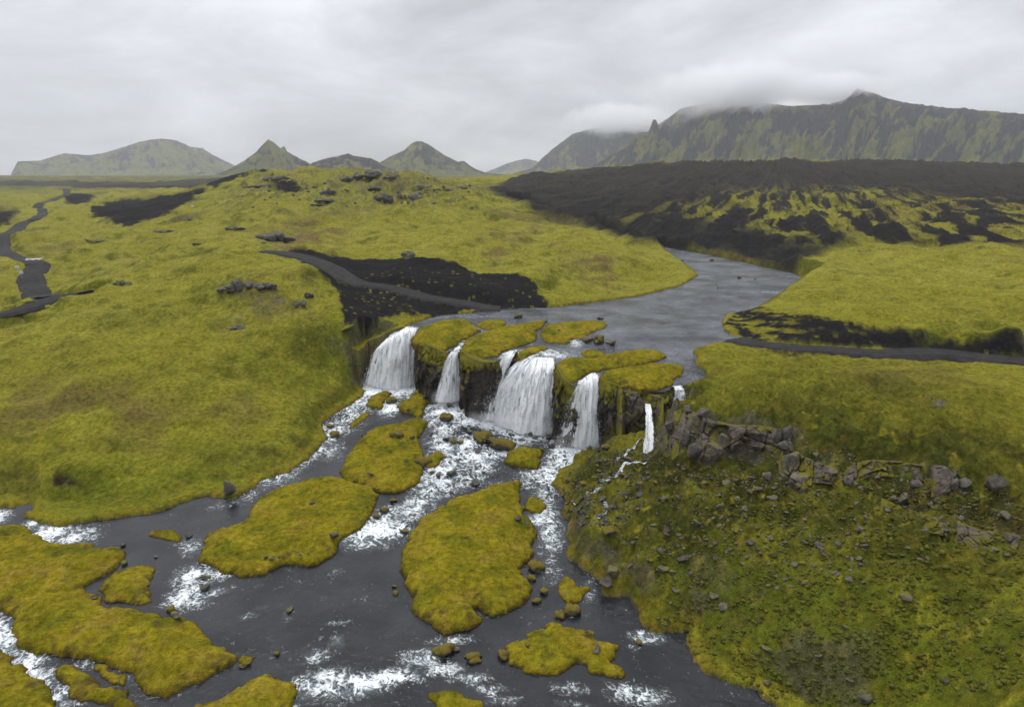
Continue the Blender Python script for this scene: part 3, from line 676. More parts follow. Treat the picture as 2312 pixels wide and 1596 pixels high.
# ------------------------------------------------------------------ terrain
V = np.stack([GX, GY, H], -1)
deep = (SDB < -2.5) | (SDU < -3)
fm = ~(deep[:-1, :-1] & deep[1:, 1:] & deep[:-1, 1:] & deep[1:, :-1])
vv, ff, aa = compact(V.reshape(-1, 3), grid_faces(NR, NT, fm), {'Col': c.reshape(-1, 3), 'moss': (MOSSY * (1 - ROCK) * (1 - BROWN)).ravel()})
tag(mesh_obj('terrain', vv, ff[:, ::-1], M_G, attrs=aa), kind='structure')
print('terrain faces', len(ff), time.time() - T0)

# ------------------------------------------------------------------ foam survey: (px,py,rx,ry,strength)
FOAM = [(880,878,62,20,1.1),(850,885,40,18,.9),(820,905,35,16,.7),(790,935,35,25,.6),(760,965,40,18,.65),(880,920,22,16,.9),(745,1010,30,28,.5),
 (700,1035,40,12,.25),(1010,920,42,26,.95),(1005,940,45,12,.7),(1075,945,50,16,1.0),(1130,955,60,16,1.1),(1190,970,70,20,1.15),(1240,980,40,16,.9),(1310,1000,50,18,1.1),(1290,1020,45,22,.8),
 (1010,1000,35,20,.55),(1060,1000,40,20,.7),(1050,1035,60,26,.75),(1010,1070,55,30,.75),(960,1085,40,18,.75),(1000,1100,60,12,.45),(1090,1060,45,18,.45),(1120,1090,30,10,.4),
 (1270,1040,35,26,.75),(1230,1075,45,22,.85),(1200,1090,40,14,.6),(1250,1120,20,25,.4),(860,1190,45,26,.95),(830,1210,40,22,.8),(900,1160,50,16,.7),(950,1150,50,14,.45),(980,1115,50,12,.35),
 (1230,1170,25,18,.85),(1245,1210,22,30,.75),(1235,1240,30,25,.45),(1250,1290,35,30,.42),(1330,1330,14,30,.5),(1310,1390,30,14,.3),
 (440,1300,36,22,.8),(420,1345,34,22,.8),(470,1340,36,10,.55),(400,1320,18,10,.5),(500,1310,28,8,.3),(440,1370,36,12,.35),(430,1235,20,18,.55),(400,1225,26,12,.25),(110,1205,40,14,.95),(160,1215,48,14,.8),(80,1190,20,8,.6),(5,1165,18,14,.7),
 (600,1080,30,12,.6),(640,1075,30,16,.55),(560,1120,26,14,.45),(530,1135,30,8,.4),(0,1420,14,26,.95),(25,1460,22,22,.9),(55,1500,28,20,.9),(95,1535,28,16,.8),(120,1560,28,12,.75),(160,1590,40,10,.6),(180,1500,40,8,.4),(290,1530,30,18,.35),
 (560,1390,22,8,.45),(590,1370,22,8,.35),(650,1390,16,14,.4),(760,1405,30,8,.4),(590,1320,18,6,.35),(760,1290,26,12,.35),(730,1350,20,10,.3),(880,1430,18,10,.3),(820,1350,16,6,.35),
 (720,1480,24,14,.6),(760,1450,18,20,.45),(740,1540,50,24,.9),(800,1545,70,22,.95),(880,1525,50,16,.8),(940,1530,20,10,.5),(960,1485,44,18,.75),(1000,1510,44,12,.7),(1060,1530,40,10,.55),(1110,1555,40,8,.5),(1140,1580,40,8,.5),
 (1020,1445,46,10,.55),(960,1400,30,8,.3),(900,1480,30,8,.35),(1290,1555,40,14,.55),(1440,1570,55,18,.75),(1500,1560,28,10,.4),(1300,1590,40,8,.5),(1460,1438,36,12,.7),(1430,1460,20,8,.4),(1020,1590,30,8,.3),(760,1590,40,12,.4),
 (1000,1360,10,6,.2),(560,1470,26,8,.3),(300,1250,26,6,.2),(640,1600,60,10,.4),(1100,1500,40,8,.2)]
def trail(pts, r0, r1, s0, s1):
    n = 0; q = np.concatenate([[0], np.cumsum([math.hypot(pts[i+1][0]-pts[i][0], pts[i+1][1]-pts[i][1]) for i in range(len(pts)-1)])])
    for d in np.arange(0, q[-1], 26):
        t = d / q[-1]; FOAM.append((np.interp(d, q, [p_[0] for p_ in pts]), np.interp(d, q, [p_[1] for p_ in pts]), r0 + (r1 - r0) * t, (r0 + (r1 - r0) * t) * .75, s0 + (s1 - s0) * t))
trail([(880,880),(800,915),(750,985),(700,1030),(640,1072),(560,1115),(470,1150)], 26, 14, .8, .38)
trail([(1010,940),(990,1000),(1030,1050),(980,1100),(930,1150),(860,1190),(815,1230)], 26, 26, .75, .7)
trail([(1310,1010),(1250,1070),(1225,1110),(1240,1170),(1245,1230),(1240,1300)], 24, 16, .8, .45)
trail([(1180,985),(1110,1025),(1060,1080),(1000,1110)], 30, 24, .7, .6)
trail([(680,1545),(760,1560),(850,1530),(950,1520)], 22, 16, .7, .6); trail([(950,1480),(1050,1535),(1160,1590)], 14, 12, .65, .4)
trail([(0,1410),(40,1480),(100,1540),(160,1600)], 18, 16, .85, .7); trail([(70,1185),(130,1210),(230,1225)], 14, 10, .8, .3)
trail([(500,1290),(440,1310),(420,1350),(460,1375)], 22, 16, .7, .5); trail([(190,1500),(260,1510),(310,1545)], 8, 8, .5, .4)
def foam_at(X, Y, lst, proj, base):
    f = np.zeros(X.shape) + base
    for a, b, rx, ry, s in lst:
        p = proj(a, b); q = proj(a + rx, b); t = proj(a, b - ry); u_ = proj(a, b + ry)
        sx_ = max(np.hypot(*(q - p)[:2]), .3); sy_ = max(np.hypot(*(t - u_)[:2]) / 2, .3)
        ax = (t - u_)[:2] / max(np.hypot(*(t - u_)[:2]), 1e-6)
        dx, dy = X - p[0], Y - p[1]
        al = dx * ax[0] + dy * ax[1]; ac = dx * ax[1] - dy * ax[0]
        f = np.maximum(f, s * np.exp(-((al / sy_) ** 2 + (ac / sx_) ** 2) * .42))
    return f
def water_obj(name, SD, WZ, mat, FL, proj, base, lim, dil, amp, step=1):
    m = (SD < dil)
    if name == 'basin_pool_water': m &= (SDC > -2.5) | (SDB < .5)
    s_ = np.s_[:lim:step, ::1]
    m_ = m[s_]; X, Y, Z = GX[s_], GY[s_], WZ[s_]
    fmk = (m_[:-1, :-1] & m_[1:, 1:] & m_[:-1, 1:] & m_[1:, :-1])
    vv, ff, aa = compact(np.stack([X, Y, Z], -1).reshape(-1, 3), grid_faces(*X.shape, fmk), {})
    f = foam_at(vv[:, 0], vv[:, 1], FL, proj, base)
    f += .12 * fbm2(vv[:, 0] / 6, vv[:, 1] / 6, 3, 71)
    vv[:, 2] += (fbm2(vv[:, 0] / .9, vv[:, 1] / .9, 3, 72, .6) * (.02 + .30 * np.clip(f - .1, 0, 1)) + fbm2(vv[:, 0] / 3.5, vv[:, 1] / 3.5, 2, 73) * .05) * amp
    return mesh_obj(name, vv, ff[:, ::-1], mat, attrs={'foam': f})
lim = int(np.searchsorted(lr, math.log(220)))
tag(water_obj('lower_river', SDB, WBz, M_WL, FOAM, onB, .15, lim, 1.2, 1.0), kind='structure')
lim = int(np.searchsorted(lr, math.log(800)))
UFO = [(1045,780,12,16,.7),(1180,800,40,10,.8),(1240,800,50,10,.85),(1200,808,50,8,.9),(1300,775,14,8,.9),(1290,795,60,6,.5),(920,742,14,6,.7),(880,760,20,10,.8),(1010,716,30,4,.3),(1060,712,40,4,.35),(1130,745,40,8,.6),
 (1090,715,40,4,.4),(1195,770,16,10,.5),(1340,850,16,6,.6),(1400,785,60,4,.3),(1530,790,30,8,.25),(1560,850,20,6,.3),(1280,503,14,4,.9),(1340,517,20,3,.6),(1240,492,20,3,.5),(1750,660,40,3,.5),(1680,635,60,6,.2),(1500,590,60,8,.2),(1380,790,20,3,.35)]
tag(water_obj('upper_river', np.where(SDC < 1.2, SDU + 1.3, SDU), WUz, M_WU, UFO, onU, .17, lim, 1.3, .7, 1), kind='structure')
print('water', time.time() - T0)

# ------------------------------------------------------------------ mossy islands
def moss_cols(x, y, d, seed, ochre=.35):
    a = fbm2(x / 5, y / 5, 4, seed); b_ = fbm2(x / 1.4, y / 1.4, 3, seed + 5)
    cc = np.zeros(x.shape + (3,)) + np.array([.155, .128, .006])
    cc = mixc(cc, np.array([.082, .084, .005]), sstep(-.1, .5, a))
    cc = mixc(cc, np.array([.175, .125, .022]), np.clip(ochre * sstep(0, .5, -a + .4 * b_) * 1.6, 0, 1))
    cc = mixc(cc, np.array([.150, .088, .010]), np.exp(-d / .35) * .8 * sstep(-.3, .3, b_))
    cc = mixc(cc, np.array([.030, .024, .010]), sstep(.25, .05, d) * .8)
    cc = mixc(cc, np.array([.060, .045, .014]), .8 * sstep(.15, .4, fbm2(x / 2.6, y / 2.6, 4, seed + 21, .6)) * sstep(3.0, .5, d))
    cc = mixc(cc, np.array([.055, .040, .018]), .8 * sstep(.42, .6, b_ + .3 * a))
    return cc
def island(name, label, Lpx, wfun, proj, h=1.1, bump_=.35, lipfall=0, seed=0, cat='islet', group=None, res=None, grow=None):
    Pw = smooth_poly([tuple(proj(*q)[:2]) for q in Lpx], 1)
    A = np.array(Pw); x0, y0 = A.min(0); x1, y1 = A.max(0)
    res = res or max(.14, math.sqrt((x1 - x0) * (y1 - y0) / 26000))
    X, Y = np.meshgrid(np.arange(x0 - 1, x1 + 1 + res, res), np.arange(y0 - 1, y1 + 1 + res, res))
    sd = poly_sd(X, Y, Pw) + fbm2(X / 2.4, Y / 2.4, 4, seed + 1, .62) * .95
    d = np.maximum(-sd, 0)
    top = h * (1 - np.exp(-d / .38)) * (.55 + .45 * sstep(0, 4, d)) + bump_ * fbm2(X / 3.2, Y / 3.2, 3, seed + 2) * sstep(0, 1.5, d) + fbm2(X / .9, Y / .9, 3, seed + 3, .5, True) * .085 * sstep(0, .6, d)
    if grow is not None: top = top + grow(X, Y) * sstep(0, 1.6, d)
    Zt = wfun(X, Y) + np.where(sd < 0, top, -.5)
    Zt = np.where(sd < .35, Zt, wfun(X, Y) - .6)
    m = sd < .5
    fmk = m[:-1, :-1] & m[1:, 1:] & m[:-1, 1:] & m[1:, :-1]
    vv, ff, aa = compact(np.stack([X, Y, Zt], -1).reshape(-1, 3), grid_faces(*X.shape, fmk), {'Col': moss_cols(X, Y, d, seed + 9).reshape(-1, 3), 'moss': np.full(X.size, .6)})
    ISL.append((Pw, h))
    return tag(mesh_obj(name, vv, ff, M_G, attrs=aa), label, cat, group)
ISL = []
IB = [
 ('large mossy islet just below the left falls with one dark slab on top', Z4([(90,1330),(130,1230),(250,1070),(330,1000),(480,960),(600,940),(660,905),(760,910),(790,950),(740,1010),(700,1060),(740,1130),(745,1220),(740,1340),(690,1410),(620,1460),(500,1490),(430,1480),(380,1460),(250,1420),(150,1400)]), 1.3, .55),
 ('big flat mossy islet left of centre, dotted with small stones', Z6([(1245,555),(1270,450),(1330,380),(1480,350),(1560,290),(1590,210),(1700,130),(1900,70),(2050,30),(2130,45),(2200,80),(2312,95)]) + [(850,1108),(856,1125),(838,1165)] + Z6([(2270,360),(2140,430),(2120,490),(2040,570),(1980,600),(1800,585),(1700,630),(1530,680),(1480,650),(1380,640),(1340,600),(1280,590)]), 1.2, .35),
 ('tallest mossy islet in the middle of the basin with a notched lower tip', Z7([(440,730),(470,640),(490,560),(540,500),(560,440),(650,400),(720,340),(800,300),(950,270),(1010,230),(1130,210),(1215,195),(1200,260),(1210,330),(1220,400),(1290,460),(1300,560),(1270,640),(1260,700),(1200,720),(1185,770),(1270,830),(1270,880),(1230,950),(1130,1000),(1070,1045),(1010,1030),(940,990),(870,960),(900,990),(960,1040),(960,1070),(900,1110),(830,1130),(740,1158),(690,1130),(660,1100),(580,1060),(530,1000),(520,900),(480,830),(470,780)]), 1.5, .5),
 ('ragged mossy islet at lower right with a grey slab near its right end', Z7([(1095,1225),(1150,1190),(1230,1180),(1220,1130),(1340,1120),(1350,1080),(1410,1062),(1450,1090),(1550,1110),(1650,1150),(1690,1190),(1780,1190),(1820,1220),(1790,1260),(1810,1290),(1760,1310),(1780,1330),(1870,1400),(1850,1430),(1800,1430),(1700,1390),(1620,1380),(1610,1340),(1530,1330),(1520,1370),(1450,1395),(1350,1410),(1260,1390),(1200,1340),(1110,1335),(1105,1290)]), .9, .3),
 ('small mossy islet cut by the bottom edge right of centre', Z7([(625,1520),(690,1490),(800,1500),(900,1540),(960,1580),(955,1640),(700,1640),(650,1590)]), .7, .2),
 ('rounded mossy islet cut by the bottom edge left of centre', Z6([(1880,1390),(1850,1340),(1780,1310),(1690,1285),(1580,1300),(1520,1340),(1440,1400),(1300,1445),(1180,1490),(1100,1530),(1400,1620),(1800,1580),(1850,1460)]), .9, .25),
 ('broad mossy peninsula filling the lower left between two streams', Z6([(-300,350),(0,350),(150,350),(190,380),(310,460),(550,465),(610,495),(750,475),(785,510),(770,560),(740,610),(640,660),(560,710),(510,740),(560,770),(630,775),(640,830),(700,860),(830,870),(960,900),(1060,935),(1200,935),(1250,960),(1270,1040),(1350,1090),(1480,1150),(1490,1190),(1440,1230),(1300,1300),(1170,1370),(1060,1420),(930,1415),(880,1380),(860,1300),(750,1240),(620,1190),(420,1170),(330,1155),(170,1165),(110,1100),(75,1000),(100,930),(20,890),(0,860),(-300,820)]), 1.3, .8),
 ('triangular mossy islet beside the left peninsula', Z6([(610,740),(650,670),(760,620),(860,595),(960,600),(975,620),(940,680),(955,760),(950,820),(920,850),(860,845),(750,830),(660,810),(640,770)]), .8, .25),
 ('thin curved mossy islet alone in the left channel', Z6([(935,385),(1000,365),(1080,375),(1150,410),(1155,440),(1110,460),(1060,430),(950,410)]), .6, .15),
 ('lumpy mossy islet in the small stream at lower left', Z6([(340,1270),(400,1210),(460,1210),(560,1270),(600,1330),(650,1350),(760,1370),(860,1420),(870,1480),(820,1540),(700,1500),(660,1450),(600,1450),(500,1440),(440,1410),(410,1370)]), .9, .4),
 ('narrow mossy islet tucked against the lower edge of the left peninsula', Z6([(575,1230),(620,1205),(680,1210),(740,1260),(800,1320),(795,1360),(720,1350),(640,1310)]), .7, .25),
 ('mossy bank filling the bottom left corner', Z6([(-300,1100),(0,1120),(50,1150),(140,1240),(250,1320),(330,1380),(380,1480),(400,1600),(-300,1650)]), 1.1, .4),
 ('tiny mossy islet off the tip of the left peninsula', Z6([(1495,1165),(1560,1150),(1590,1180),(1585,1220),(1530,1230),(1500,1210)]), .5, .2),
 ('mossy rock hump in the foam below the leftmost fall', Z4([(290,790),(350,730),(430,690),(500,700),(490,730),(430,780),(430,830),(370,830),(310,815)]), 1.2, .4),
 ('mossy spur running down between the first and second falls', Z4([(545,850),(560,770),(640,750),(690,690),(720,640),(800,580),(850,575),(850,650),(800,700),(800,780),(750,830),(740,880),(690,905),(660,860)]), 1.3, .6),
 ('dark boulder hump with mossy crown below the widest fall', Z4([(1370,1230),(1400,1180),(1450,1140),(1560,1140),(1660,1150),(1680,1190),(1640,1220),(1660,1290),(1600,1300),(1500,1290),(1420,1270)]), 1.5, .7),
 ('small mossy islet right beside the slab islet in the rapids', Z4([(735,1250),(780,1190),(860,1160),(910,1190),(900,1230),(820,1290),(760,1285)]), .8, .3),
 ('small ochre moss islet between the tall islet and the right rapids', Z7([(1225,350),(1240,290),(1300,285),(1370,340),(1360,370),(1290,400),(1250,385)]), .8, .3),
 ('knobbly mossy islet near the foot of the right slope', Z7([(1430,880),(1470,780),(1520,790),(1560,850),(1640,850),(1600,920),(1540,960),(1470,950)]), .7, .35),
 ('slender mossy islet in the left channel below the first fall', Z4([(170,950),(250,870),(330,840),(320,890),(230,940),(200,985),(175,975)]), .6, .25)]
spur_c = onB(*Z4([(800,600)])[0])
for k, (lab, Lp, h, bu) in enumerate(IB):
    gr = None
    if 'spur' in lab: gr = lambda X, Y: 4.5 * np.exp(-((X - spur_c[0]) ** 2 + (Y - spur_c[1]) ** 2) / 22)
    island('mossy_islet', lab, Lp, BWZ, onB, h, bu, seed=100 + k * 13, group='mossy islets in the lower river', grow=gr)
IU = [
 ('mossy block at the cliff edge between the first and second falls', Z4([(655,300),(690,215),(790,180),(920,140),(1110,140),(1130,180),(1195,215),(1150,255),(1060,285),(1010,330),(960,360),(900,380),(780,350),(690,330)]), 1.1),
 ('long mossy block at the cliff edge between the second and widest falls', Z4([(1040,360),(1070,290),(1160,255),(1290,215),(1400,180),(1480,175),(1620,150),(1700,150),(1690,180),(1620,220),(1640,270),(1600,310),(1480,350),(1400,370),(1330,410),(1290,430),(1200,430),(1100,410),(1040,390)]), 1.0),
 ('small brownish mossy islet behind the long cliff edge block', Z4([(1140,160),(1300,130),(1400,140),(1380,180),(1320,215),(1210,210),(1180,185)]), .6),
 ('flat mossy islet left of the three boulders above the falls', Z5([(315,190),(360,140),(520,125),(680,115),(765,130),(740,160),(640,200),(600,235),(520,240),(500,270),(340,260),(320,220)]), .6),
 ('small mossy tongue splitting the widest fall at its lip', Z5([(165,330),(230,290),(350,275),(360,300),(300,320),(210,365),(170,380)]), .6),
 ('oval mossy islet below the three boulders', Z5([(575,320),(640,300),(750,330),(740,360),(660,375),(590,350)]), .6),
 ('long mossy block at the cliff edge right of the widest fall', Z5([(420,400),(470,370),(560,355),(640,370),(780,335),(900,315),(1080,310),(1140,345),(1100,380),(960,405),(830,430),(740,435),(650,450),(590,490),(540,520),(440,500),(418,450)]), 1.0),
 ('broad mossy block at the cliff edge right of the fourth fall', Z5([(705,480),(740,445),(870,420),(1000,405),(1190,400),(1270,430),(1230,470),(1190,500),(1165,545),(1060,570),(900,560),(760,520),(705,500)]), 1.0)]
for k, (lab, Lp, h) in enumerate(IU):
    island('mossy_islet', lab, Lp, UWZ, onU, h, .25, seed=400 + k * 13, group='mossy islets along the lip of the falls')
print('islands', time.time() - T0)

# ------------------------------------------------------------------ cliff behind the falls
s_ = np.concatenate([[0], np.cumsum(np.linalg.norm(np.diff(lipW[:, :2], axis=0), axis=1))])
us = np.arange(0, s_[-1], .13); K = len(us)
it = lambda a: np.interp(us, s_, a)
gk = np.exp(-(np.arange(-18, 19) / 8.) ** 2); gk /= gk.sum(); it0 = it; it = lambda a: np.convolve(np.pad(it0(a), 18, mode='edge'), gk, 'valid')
lx, ly, lz = it(lipW[:, 0]), it(lipW[:, 1]), it(lipW[:, 2]); fz = it(foot[:, 2]) - 1.2; nx, ny = it(NRM[:, 0]), it(NRM[:, 1])
nl = np.hypot(nx, ny); nx /= nl; ny /= nl
NVv = 96
vs = np.linspace(-.22, 1, NVv)[:, None]
dn = np.clip(vs, 0, 1)
prof = np.where(vs < 0, vs * 12, 0.15 * dn + 1.3 * np.sin(np.clip(dn * 5, 0, math.pi / 2)) + .5 * dn)
drape = (.42 * np.exp(-np.clip(dn - .10, 0, 1) / .14) - .10 + .16 * sstep(.1, .6, dn) * fbm2(us[None] / 5 + 0 * vs, dn * 2 + 0 * us[None], 3, 85)) + .10
zt = lz[None] - np.where(vs < 0, .35 - .0 * vs, 0) + .0
pxs = CX + FOC * lx / (ly * cp - (lz - CAM_Z) * sp); fz_ = np.zeros(K)
for a, b_ in ((852,945),(1016,1043),(1134,1255),(1304,1355),(1516,1545)): fz_ = np.maximum(fz_, sstep(a - 8, a + 6, pxs) * sstep(b_ + 8, b_ - 6, pxs))
lz = lz - .5 * (1 - fz_)
zz = lz[None] * (1 - dn) + fz[None] * dn - np.where(vs < 0, -vs * 1.4 + .0, 0)
U2 = us[None] + 0 * vs
c1 = cell2(U2 / 1.5, zz / 3.4, 5); c2_ = cell2(U2 / .6, zz / 1.0, 6)
disp = (c1[2] - .5) * 1.3 + (c2_[2] - .5) * .45 - .5 * (1 - sstep(0, .12, c1[1] - c1[0])) + fbm2(U2 / 3.3, zz / 3.3, 4, 81) * 1.3 + np.exp(-dn / .2) * (fbm2(U2 / 1.8, zz / 1.2, 3, 86) * .9 + fbm2(U2 / .6, zz / .5, 2, 87) * .3) + fbm2(U2 / .7, zz / .7, 3, 82, .5, True) * .18
disp = disp * sstep(-.02, .12, vs) * (1 - .3 * np.exp(-dn / .12)) - .25
pxs = CX + FOC * lx / (ly * cp - (lz - CAM_Z) * sp)
fz_ = np.zeros(K)
for a, b_ in ((852,945),(1016,1043),(1068,1255),(1304,1355),(1516,1545)): fz_ = np.maximum(fz_, sstep(a - 8, a + 6, pxs) * sstep(b_ + 8, b_ - 6, pxs))
disp = disp * (1 - .5 * fz_[None]) - .75 * fz_[None] * sstep(0, .2, dn)
drape = drape - .25 * fz_[None]
X = lx[None] + nx[None] * (prof + disp); Y = ly[None] + ny[None] * (prof + disp)
tag(mesh_obj('cliff', np.stack([X, Y, zz], -1).reshape(-1, 3), grid_faces(NVv, K), M_CLIFF, attrs={'drape': (drape + 0 * us[None]).ravel()}), 'dark mossy basalt cliff behind the waterfalls', kind='structure')

# ------------------------------------------------------------------ waterfalls
def mist_mat(wd):
    b = NB('spray_mist'); q = b.n('ShaderNodeMapping', {'Vector': b.n('ShaderNodeTexCoord').outputs['Object'], 'Scale': (1 / wd, 1 / 2.6, 1 / 2.6)}).outputs[0]
    ln = b.n('ShaderNodeVectorMath', {0: q}, operation='LENGTH').outputs['Value']
    n = b.noise(b.n('ShaderNodeTexCoord').outputs['Object'], .6, 3, .6)
    d = b.math('MULTIPLY', b.math('MULTIPLY', b.rng(ln, .2, 1, 1, 0, True), b.rng(n.outputs['Fac'], .35, .7, .2, 1.4)), .42)
    vol = b.n('ShaderNodeVolumePrincipled', {'Color': (.98, .98, 1, 1), 'Density': d}); b.l(vol.outputs[0], b.out.inputs['Volume']); return b.m
def waterfall(label, sheets, group=None):
    e = bpy.data.objects.new('waterfall', None); COL.objects.link(e)
    tag(e, label, 'waterfall', group)
    allv = []
    drops = []
    for si, (tops, bots, layers) in enumerate(sheets):
        T = np.array([by_z(*q) for q in tops]); B_ = np.array([by_z(*q) for q in bots])
        n = 60
        def rs(A):
            q = np.concatenate([[0], np.cumsum(np.linalg.norm(np.diff(A, axis=0), axis=1))]); return np.stack([np.interp(np.linspace(0, q[-1], n), q, A[:, k]) for k in range(3)], 1), q[-1]
        T, wt = rs(T); B_, wb = rs(B_)
        if si == 0 and not allv:
            e.location = Vector(B_.mean(0))
        for ly_ in range(layers):
            m = 50; s = np.linspace(-.10, 1, m)[:, None, None]; sc_ = np.clip(s, 0, 1)
            hv = B_ - T; hv[:, 2] = 0; nn = -np.array([-.1, 1, 0]) * 1.0
            Pn = T[None] + hv[None] * (1.05 * sc_ ** .75) + np.array([0, 0, 1]) * (B_ - T)[None, :, 2:3] * (sc_ ** 1.45)
            Pn = Pn + nn * (.95 * np.sin(np.clip(sc_ * 6, 0, math.pi / 2)) - .5 * ly_ + 1.2 * np.minimum(s, 0) * 8)
            Pn[..., 2] += .22 - .35 * ly_ * 0
            uu = np.linspace(0, (wt + wb) / 2, n)[None] + 0 * s[..., 0]; v2 = s[..., 0] + 0 * uu
            # ropes of water bulge out
            dsp = fbm2(uu / 1.1 + ly_ * 31 + si * 7, v2 * 1.6, 4, 91 + ly_) * 1.0 * sstep(0, .3, v2)
            Pn = Pn + nn * dsp[..., None]
            edg = 1 - 1.7 * (np.clip(1 - np.minimum(uu, uu.max() - uu) / (.08 * uu.max() + .12), 0, 1)) ** 1.5
            edg = np.where(v2 < .06, edg - .25, edg) - ly_ * .15 + .30 * sstep(.75, 1, v2)
            o = mesh_obj('water_sheet', (Pn - np.array(e.location)).reshape(-1, 3), grid_faces(m, n), M_FALL, e, attrs={'edge': (edg * .42 ).ravel()})
            uvl = o.data.uv_layers.new(name='UVMap'); li = np.empty(len(o.data.loops), np.int32); o.data.loops.foreach_get('vertex_index', li)
            UVv = np.stack([(uu + ly_ * 17 + si * 41).ravel(), v2.ravel()], 1)[li]; uvl.data.foreach_set('uv', UVv.astype(np.float32).ravel())
            allv.append(Pn)
        # flying drops
        area_ = wt * abs((B_ - T)[:, 2].mean()); nd = int(area_ * 30)
        i = RNG.integers(0, n, nd); sv = RNG.random(nd) ** .6
        P0 = Pn[(4 + sv * (m - 6)).astype(int), i] + nn * (.9 + .6 * sv[:, None]) + RNG.normal(0, 1, (nd, 3)) * (.08 + .28 * sv[:, None]) * np.array([1.2, .7, .7])
        drops.append((P0, RNG.uniform(.014, .04, nd) * (1 + sv)))
        nb = int(wb * 200)   # spray at the foot
        j = RNG.integers(0, n, nb)
        hgt = RNG.exponential(.7, nb)
        P1 = B_[j] + np.stack([RNG.normal(0, .8, nb), RNG.normal(-1.0, .9, nb), hgt], 1)
        drops.append((P1, RNG.uniform(.014, .04, nb)))
    bx_ = np.concatenate([np.array([by_z(*q) for q in sh_[1]]) for sh_ in sheets]) if len(sheets[0][0]) > 2 else None
    if bx_ is not None:
        ce = bx_.mean(0); wd = np.ptp(bx_[:, 0]) * .6 + 1
        bm = bmesh.new(); bmesh.ops.create_icosphere(bm, subdivisions=2, radius=1)
        for v_ in bm.verts: v_.co = Vector((v_.co.x * wd, v_.co.y * 2.6, v_.co.z * 2.6))
        mm = bpy.data.meshes.new('mist'); bm.to_mesh(mm); bm.free(); mm.materials.append(mist_mat(wd)); mo = bpy.data.objects.new('mist', mm); COL.objects.link(mo); mo.parent = e; mo['kind'] = 'stuff'
        mo.location = Vector(ce) - e.location + Vector((0, -1.0, .9))
    D = np.concatenate([d[0] for d in drops]); R = np.concatenate([d[1] for d in drops])
    tet = np.array([[0, 0, 1.3], [1, 0, -.5], [-.5, .87, -.5], [-.5, -.87, -.5]])
    vv = (D[:, None] + tet[None] * R[:, None, None]) - np.array(e.location)
    b0 = np.arange(len(D))[:, None, None] * 4 + np.array([[0, 1, 2], [0, 2, 3], [0, 3, 1], [1, 3, 2]])[None]
    o = mesh_obj('spray', vv.reshape(-1, 3), b0.reshape(-1, 3), M_DROP, e, smooth=False); o['kind'] = 'stuff'
    return e
G = 'waterfalls along the cliff'
waterfall('leftmost waterfall, broad white veil slanting down to the left', [([(852,790,12.6),(870,772,14.1),(888,758,15.4),(915,744,16.8),(945,745,16.9)], [(827,866,4.7),(850,872,4.5),(880,878,4.4),(915,876,4.4),(940,866,4.7)], 3)], G)
waterfall('narrow second waterfall from the left ending on a dark rock', [([(1019,798,15.8),(1030,790,16.1),(1041,786,16.2)], [(985,905,6.6),(1012,908,6.5),(1040,900,6.8)], 2)], G)
waterfall('widest and brightest waterfall in the middle of the cliff', [([(1134,806,15.9),(1150,798,15.9),(1170,794,15.9)], [(1070,938,5.0),(1095,944,4.8),(1125,946,4.5)], 2),
  ([(1174,820,15.4),(1200,814,15.5),(1218,811,15.5),(1236,811,15.5),(1255,812,15.5)], [(1098,943,4.6),(1130,958,3.9),(1170,974,3.3),(1205,980,3.0),(1250,976,3.0)], 3)], G)
waterfall('fourth waterfall, white veil right of the widest one', [([(1306,874,13.8),(1322,856,14.1),(1338,846,14.5),(1354,845,14.5)], [(1262,994,3.5),(1290,1004,3.1),(1320,1010,2.8),(1348,1004,3.0)], 3)], G)
waterfall('thin trickling waterfall down the mossy rocks right of the fourth', [([(1455,912,11.9),(1468,912,11.9)], [(1450,1030,6.7),(1474,1032,6.6)], 2)], G)
waterfall('tiny waterfall out of the small pool at the right end of the cliff', [([(1520,877,14.2),(1543,877,14.2)], [(1517,911,11.6),(1541,911,11.6)], 2)], G)
print('falls', time.time() - T0)

# ------------------------------------------------------------------ streams over the right slope
def strip(name, px, w, mat, lift=.05, foam=None, proj=hit, kind='structure', label=None, cross=5):
    cl = road_line(px, .35)
    t = np.gradient(cl, axis=0); t /= np.linalg.norm(t, axis=1)[:, None] + 1e-9; nr = np.stack([t[:, 1], -t[:, 0]], 1)
    k = np.linspace(-1, 1, cross); ww = w * (1 + .35 * fbm2(np.arange(len(cl)) / 6., np.zeros(len(cl)), 2, 7))
    P_ = cl[:, None] + nr[:, None] * (k[None, :, None] * ww[:, None, None])
    z = tz(P_[..., 0], P_[..., 1]); zm = z.min(1, keepdims=True) * .5 + z.mean(1, keepdims=True) * .5
    z = zm + lift + 0 * z + .03
    return tag(mesh_obj(name, np.dstack([P_, z]).reshape(-1, 3), grid_faces(len(cl), cross), mat, attrs={'foam': np.full(len(cl) * cross, foam or 0)}), label, None, None, kind)
strip('stream', Z5([(1010,1020),(960,1030),(880,1040),(850,1080),(800,1130),(740,1150),(700,1190),(620,1240),(540,1280),(490,1290)]), .42, M_WL, .10, .62)
strip('stream', Z5([(1005,880),(940,900),(890,960),(860,1000),(800,1040)]), .26, M_WL, .12, .6)
strip('stream', Z5([(735,1290),(745,1330),(720,1370),(690,1400)]), .25, M_WL, .15, .55)

